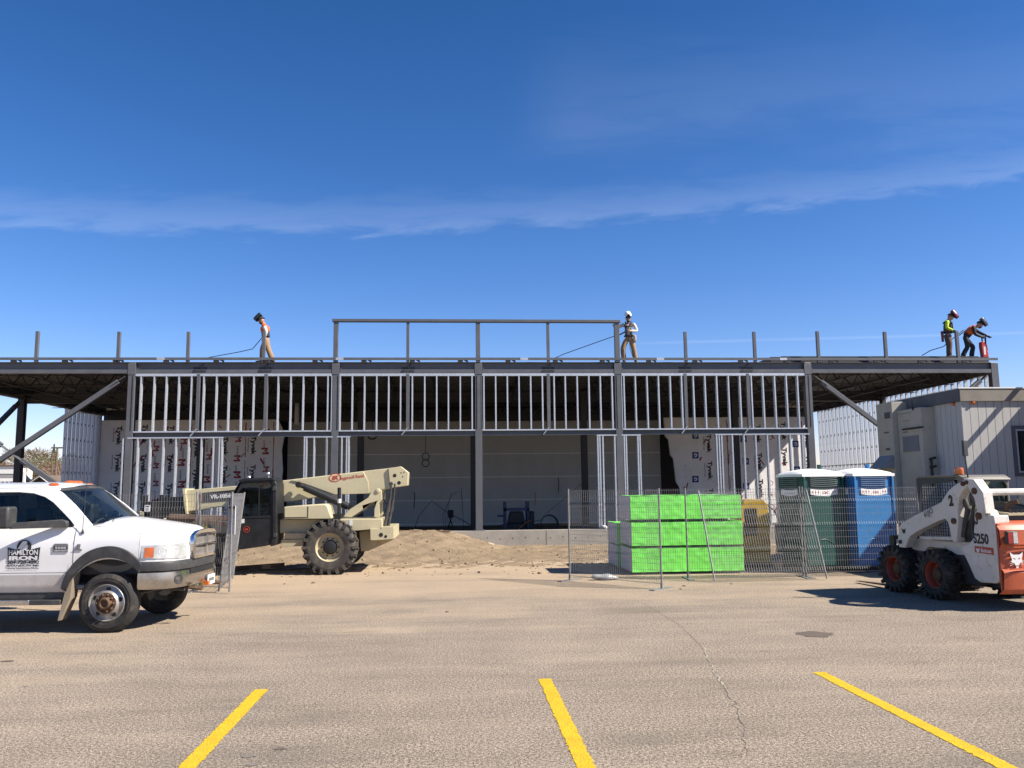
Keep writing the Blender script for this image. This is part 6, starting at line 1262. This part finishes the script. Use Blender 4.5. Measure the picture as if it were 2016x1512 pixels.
# 3 and 4: pair at the right end
Z1 = BT + .25; x3 = onY(1868, 690, 28.75).x
Rp, j = person((x3, 28.75, Z1), rad(-25), dict(pel=(0, 0, .88), wa=(.0, 0, 1.02), ch=(.02, 0, 1.26), nk=(.06, 0, 1.42), hd=(.11, 0, 1.475), rsh=(0, -.19, 1.35), rel=(-.04, -.24, 1.10), rwr=(.19, -.14, 1.00), lsh=(.02, .19, 1.35), lel=(.02, .24, 1.10), lwr=(.22, .08, .98),
    lhp=(0, .10, .84), lkn=(.04, .11, .47), lan=(.02, .12, .085), rhp=(0, -.10, .84), rkn=(.03, -.11, .47), ran=(-.02, -.12, .085)),
    'person with bright yellow sleeves and brown trousers standing behind the bending worker', dict(legs=M['brown'], top=M['brown'], sleeve=M['hiviz'], glove=M['dkglove'], boot=M['brown'], hat=M['black'], maskm=M['dkred'], mask=62, gaze=(1, 0, -.55)), 1.18)
for s in (1, -1): strap(Rp, [(-.12, .08 * s, 1.32), (.02, .11 * s, 1.42), (.165, .10 * s, 1.3), (.17, .08 * s, 1.1), (.13, .08 * s, .94)], .024, M['black'])
strap(Rp, [(.12, .12, .96), (.155, 0, .95), (.12, -.12, .96), (-.05, -.15, .96), (-.15, 0, .96), (-.05, .15, .96), (.12, .12, .96)], .030, M['black'], 'tool_belt')
b = MB(); b.plate([(-.05, 0), (.05, 0), (.04, -.40), (-.04, -.40)], lambda a, c, d: (a - .18, d - .06, 1.02 + c), -.04, .05); b.build('tool_pouch', M['dkred'], Rp, bev=.02)
q = V((x3, 28.75, Z1)); line([q + V((.62, .0, 1.06)), q + V((.30, -.0, .82)), q + V((-.20, .0, .44)), onY(1832, 690, 29.0), onY(1815, 700, 29.1)], 'dark lifeline slanting left behind the worker with yellow sleeves', .016)
x4 = onY(1906, 690, 28.85).x
Rp, j = person((x4, 28.85, Z1), rad(-22), dict(pel=(-.05, 0, .80), wa=(.02, 0, .92), ch=(.20, 0, 1.10), nk=(.34, 0, 1.19), hd=(.42, 0, 1.19), rsh=(.20, -.19, 1.14), rel=(.22, -.24, .86), rwr=(.46, -.14, .76), lsh=(.26, .18, 1.14), lel=(.50, .20, .96), lwr=(.70, .05, .80),
    lhp=(-.05, .10, .76), lkn=(.20, .12, .46), lan=(.12, .12, .085), rhp=(-.05, -.10, .76), rkn=(-.03, -.12, .43), ran=(-.22, -.12, .085)),
    'person in black clothes and orange vest bending over a red tool on the roof', dict(legs=M['black'], top=M['black'], sleeve=M['black'], glove=M['black'], boot=M['gloves'], hat=M['black'], maskm=mat('grey_mask', (.07, .07, .075), .22), mask=58, gaze=(1, 0, -.5), beard=1))
skin_mesh('vest', [(V((-.02, 0, .90)), .152), (V((.06, 0, .97)), .158), (V((.19, 0, 1.09)), .168), (V((.27, 0, 1.15)), .13)], [(0, 1), (1, 2), (2, 3)], M['orange'], Rp)
for s in (1, -1): skin_mesh('vest_shoulder', [(V((.2, .11 * s, 1.17)), .085), (V((.22, .18 * s, 1.15)), .083)], [(0, 1)], M['orange'], Rp)
q4 = V((x4, 28.85, Z1)); line([q4 + V((-.0, -.10, 1.12)), q4 + V((-.16, -.12, 1.0)), q4 + V((-.36, -.1, .86))], 'short lifeline at the back of the bending worker', .022)
TT = empty('deck_fastening_tool', (onY(1938, 698, 28.7).x - .02, 28.7, Z1), 0); tag(TT, 'red stand up fastening tool held by the bending worker', 'power tool')
b = MB(); b.plate([(-.09, .02), (.13, .02), (.12, .22), (.03, .52), (.0, .62), (-.11, .60), (-.12, .45), (-.10, .2)], lambda a, c, d: (a, d, c), -.09, .09); b.build('housing', M['toolred'], TT, bev=.02)
b = MB(); b.tube([(.0, 0, .55), (-.04, 0, .80), (.05, 0, .82)], .025, 8); b.tube([(-.12, .0, .80), (.12, 0, .84)], .022, 8); b.tube([(.11, 0, .80), (.10, 0, .55), (.14, 0, .3)], .03, 8); b.build('handle', M['bplate'], TT)
b = MB(); b.box((-.05, -.095, .12), (.02, -.091, .42)); b.build('tool_label', M['white'], TT)
# ================================================================== DISTANT BACKGROUND ON THE LEFT
def hillz(x, y):
    t = max(0, min(1, (y - 120) / 130)); t = t * t * (3 - 2 * t); return 8.5 * t * (1 + .12 * sin(x * .03) + .06 * sin(x * .11 + 1)) - .05
b = MB(); b.grid(lambda u, v: (-420 + 420 * u, 110 + 330 * v, hillz(-420 + 420 * u, 110 + 330 * v)), 60, 40); tag(b.build('hill', M['hill'], recalc=False, ang=80), kind='structure')
def crown(b, c, rx, rz, n, rr, seg, w):
    for i in range(n):
        th = rr.uniform(0, 6.28); ph = math.acos(rr.uniform(-.75, 1)); r = rr.uniform(.35, 1) ** .6
        p = V(c) + V((rx * r * sin(ph) * cos(th), rx * r * sin(ph) * sin(th), rz * r * cos(ph)))
        d = (p - V(c) + V((0, 0, rz * .7))).normalized() * seg + V((rr.gauss(0, seg * .45), rr.gauss(0, seg * .45), rr.gauss(0, seg * .3))); s_ = d.cross(V((rr.gauss(0, 1), rr.gauss(0, 1), rr.gauss(0, 1)))).normalized() * w
        b.add([p - s_, p + s_, p + d * .7 + s_ * .5, p + d, p + d * .6 - s_ * .6], [(0, 1, 2, 3, 4)])
def bare_tree(x, y, h, w, m, lab, seed, n=900, leaf=.05):
    rr = random.Random(seed); z = hillz(x, y); R = empty('bare_tree', (x, y, z)); tag(R, lab, 'tree', 'trees on the hill behind')
    b = MB(); b.tube([(0, 0, -.3), (.05 * h * .2, 0, h * .35), (0, 0, h * .8)], [h * .022, h * .016, h * .004], 7); lim = []
    for i in range(9):
        a = rr.uniform(0, 6.28); z0 = h * rr.uniform(.22, .6); L = h * rr.uniform(.25, .42); e = V((cos(a) * L * w / h * 1.2, sin(a) * L * w / h * 1.2, z0 + L * .8)); b.tube([(0, 0, z0), V((cos(a), sin(a), 0)) * L * .25 + V((0, 0, z0 + L * .35)), e], [h * .011, h * .007, h * .002], 5)
    b.build('trunk', M['bark'], R); b = MB()
    for i in range(7): c = (rr.gauss(0, w * .22), rr.gauss(0, w * .22), h * rr.uniform(.42, .74)); crown(b, c, w * rr.uniform(.25, .38), h * rr.uniform(.14, .24), n // 7, rr, h * .10, h * leaf * .16)
    b.build('crown', m, R, recalc=False, smooth=False)
tl = [(-14, 190, 9.5, 8, 'twigg'), (8, 180, 8.5, 8, 'twigr'), (30, 205, 10.5, 9, 'twig'), (66, 185, 10.5, 10, 'twigg'), (78, 200, 12.0, 10, 'twig'), (92, 190, 9.5, 9, 'twig'), (101, 170, 8.8, 8, 'twigr'), (118, 180, 10.0, 9, 'twig'), (128, 165, 9.6, 8, 'twigr'), (55, 170, 7.0, 7, 'twigg'), (22, 165, 6.5, 7, 'twig'), (140, 190, 11, 9, 'twigg'), (152, 175, 10, 9, 'twig'), (-40, 190, 10, 9, 'twig')]
lb = ['olive bare tree at the far left of the hill', 'low reddish bare tree at the left end of the hill', 'tall brown bare tree left of the dark column', 'olive bare tree right of the dark column', 'tallest brown bare tree right of the dark column', 'brown bare tree below the spruce', 'reddish bare bush tree left of the utility pole', 'brown bare tree right of the utility pole', 'reddish bare tree beside the side stud wall', 'small olive bush tree behind the dark column', 'small brown bush tree behind the X brace', 'olive bare tree hidden behind the side studs', 'brown bare tree behind the left wrapped wall', 'brown bare tree beyond the left edge of the frame']
for i, (px, Y, h, w, m) in enumerate(tl):
    p = onY(px, 940, Y); bare_tree(p.x, Y, h * .62, w * .8, M[m], lb[i], 40 + i)
# leafless pale tree close to the stud wall
p = onY(118, 950, 95); rr = random.Random(3); R = empty('sapling', (p.x, 95, 0)); tag(R, 'pale leafless sapling with long upright twigs beside the side stud wall', 'tree'); b = MB()
b.tube([(0, 0, 0), (.1, 0, 3)], [.09, .06], 6); b.build('trunk', M['bark'], R); b = MB()
for i in range(46):
    a = rr.uniform(-1.6, 1.6); L = rr.uniform(1.5, 4.2); z0 = rr.uniform(.8, 2.8); e = V((sin(a) * L * .6, rr.gauss(0, .5), z0 + abs(cos(a)) * L)); m_ = e.lerp(V((.05, 0, z0)), .5) + V((rr.gauss(0, .15), 0, .2)); b.tube([(.05, 0, z0), m_, e], [.035, .022, .008], 4)
b.build('branches', mat('pale_twig', (.33, .26, .17), .9, var=.2), R)
# spruce
p = onY(105, 905, 210); z = hillz(p.x, 210); R = empty('spruce_tree', (p.x, 210, z)); tag(R, 'dark green spruce standing above the bare trees', 'tree'); H_ = onY(106, 875, 210).z - z
b = MB(); b.tube([(0, 0, 0), (0, 0, H_)], [.3, .03], 7); b.build('trunk', M['bark'], R); b = MB(); rr = random.Random(6)
for i in range(1500):
    t = rr.random() ** .8; zz_ = H_ * (.08 + .92 * t); r = (1 - t) * H_ * .22 * rr.uniform(.5, 1.1); a = rr.uniform(0, 6.28); q = V((cos(a) * r, sin(a) * r, zz_ - r * .25)); s_ = V((-sin(a), cos(a), 0)) * .16
    b.add([q - s_, q + s_, V((cos(a) * r * .3, sin(a) * r * .3, zz_ + .25))], [(0, 1, 2)])
b.build('crown', M['conifer'], R, recalc=False, smooth=False)
def pole(px, py, Y, w, lab, arm=0, m='bark'):
    p = onY(px, py, Y); z = hillz(p.x, Y) if Y > 110 else 0; R = empty('utility_pole', (p.x, Y, 0)); tag(R, lab, 'pole'); b = MB(); b.tube([(0, 0, z - .5), (0, 0, p.z)], w, 6); b.build('shaft', M[m], R)
    if arm: b = MB(); b.bar((-arm, 0, p.z - .05), (arm, 0, p.z - .05), w * 1.6, w * 1.6); b.build('cross_arm', M[m], R)
pole(113, 881, 150, .16, 'dark utility pole with crossarm beside the spruce', 1.0); pole(54, 912, 120, .13, 'pale thin post on the slope right of the dark column', 0, 'stone'); pole(103, 915, 90, .06, 'thin dark post in front of the bare trees, left one', 0); pole(110, 920, 90, .06, 'thin dark post in front of the bare trees, right one', 0)
# gabled house roof, guard rail, parked car, low white building
p = onY(83, 935, 75); R = empty('small_house', (p.x, 75, 0)); tag(R, 'small house with brown gabled roof behind the pickup roof', 'house'); zr = p.z
b = MB(); b.plate([(-3.3, zr - 2.6), (3.3, zr - 2.6), (0, zr - .25)], lambda a, c, d: (a, d, c), 0, 7); b.box((-3.0, .05, 0), (3.0, 7, zr - 2.5)); b.build('wall', M['joist'], R)
b = MB()
for s in (-1, 1): b.bar((0, 3.3, zr - .1), (s * 3.6, 3.3, zr - 2.65), 7.4, .12, (0, 1, 0)) if False else b.add([(0, -.4, zr), (0, 7.4, zr), (s * 3.7, 7.4, zr - 2.75), (s * 3.7, -.4, zr - 2.75), (0, -.4, zr - .16), (0, 7.4, zr - .16), (s * 3.7, 7.4, zr - 2.91), (s * 3.7, -.4, zr - 2.91)], [(0, 1, 2, 3), (7, 6, 5, 4), (0, 3, 7, 4), (1, 5, 6, 2), (2, 6, 7, 3), (0, 4, 5, 1)])
b.build('roof', M['roofb'], R)
b = MB()
for s in (-1, 1): b.bar((0, -.42, zr - .12), (s * 3.7, -.42, zr - 2.87), .04, .18, (0, 1, 0))
b.build('barge_board', M['white'], R)
p = onY(18, 940, 85); R = empty('parked_car', (p.x, 85, 0)); tag(R, 'dark parked car seen under the left X brace', 'car'); zc = onY(18, 945, 85).z - .75
b = MB(); b.plate([(-2.1, .0), (2.1, 0), (2.1, .55), (1.9, .75), (1.2, .85), (.7, 1.35), (-1.3, 1.38), (-1.9, .85), (-2.1, .7)], lambda a, c, d: (a, d, zc + c), 0, 1.8); b.build('body', M['bplate'], R, bev=.08)
b = MB(); b.plate([(1.0, .88), (.62, 1.27), (-1.2, 1.3), (-1.6, .88)], lambda a, c, d: (a, -d, zc + c), .002, .02); b.build('window', M['chromed'], R)
for x in (-1.3, 1.3): b = MB(); b.lathe((x, -.03, zc + .05), (0, -1, 0), [(.34, -.2), (.34, 0), (.2, .01), (0, .01)], 16); b.build('wheel', M['rubber'], R)
b = MB(); b.box((p.x - 12, 84, -1), (p.x + 6, 90, zc - .28)); tag(b.build('road_bank', M['hill']), kind='structure')
p = onY(15, 948, 60); R = empty('guard_rail', (p.x, 60, 0)); tag(R, 'low white rail with posts below the dark car', 'rail'); z = p.z; b = MB(); b.box((-5, 0, z - .0), (1.0, .06, z + .22)); b.build('rail', M['twhite'], R); b = MB()
for i in range(22): x = -4.9 + .27 * i; b.bar((x, .02, z - .35), (x + .14, .02, z), .05, .03)
b.build('lattice', M['twhite'], R)
b = MB(); b.box((.9, -.02, 0), (1.15, .1, z + .65)); b.build('end_post', M['twhite'], R)
p = onY(20, 921, 160); R = empty('low_building', (p.x, 160, 0)); tag(R, 'low white building far off on the slope', 'building'); b = MB(); b.box((-2.5, 0, 0), (1.6, 5, p.z + .25)); b.build('wall', M['twhite'], R); b = MB(); b.box((-2.8, -.2, p.z + .25), (1.9, 5.2, p.z + .5)); b.build('roof', M['roofb'], R)
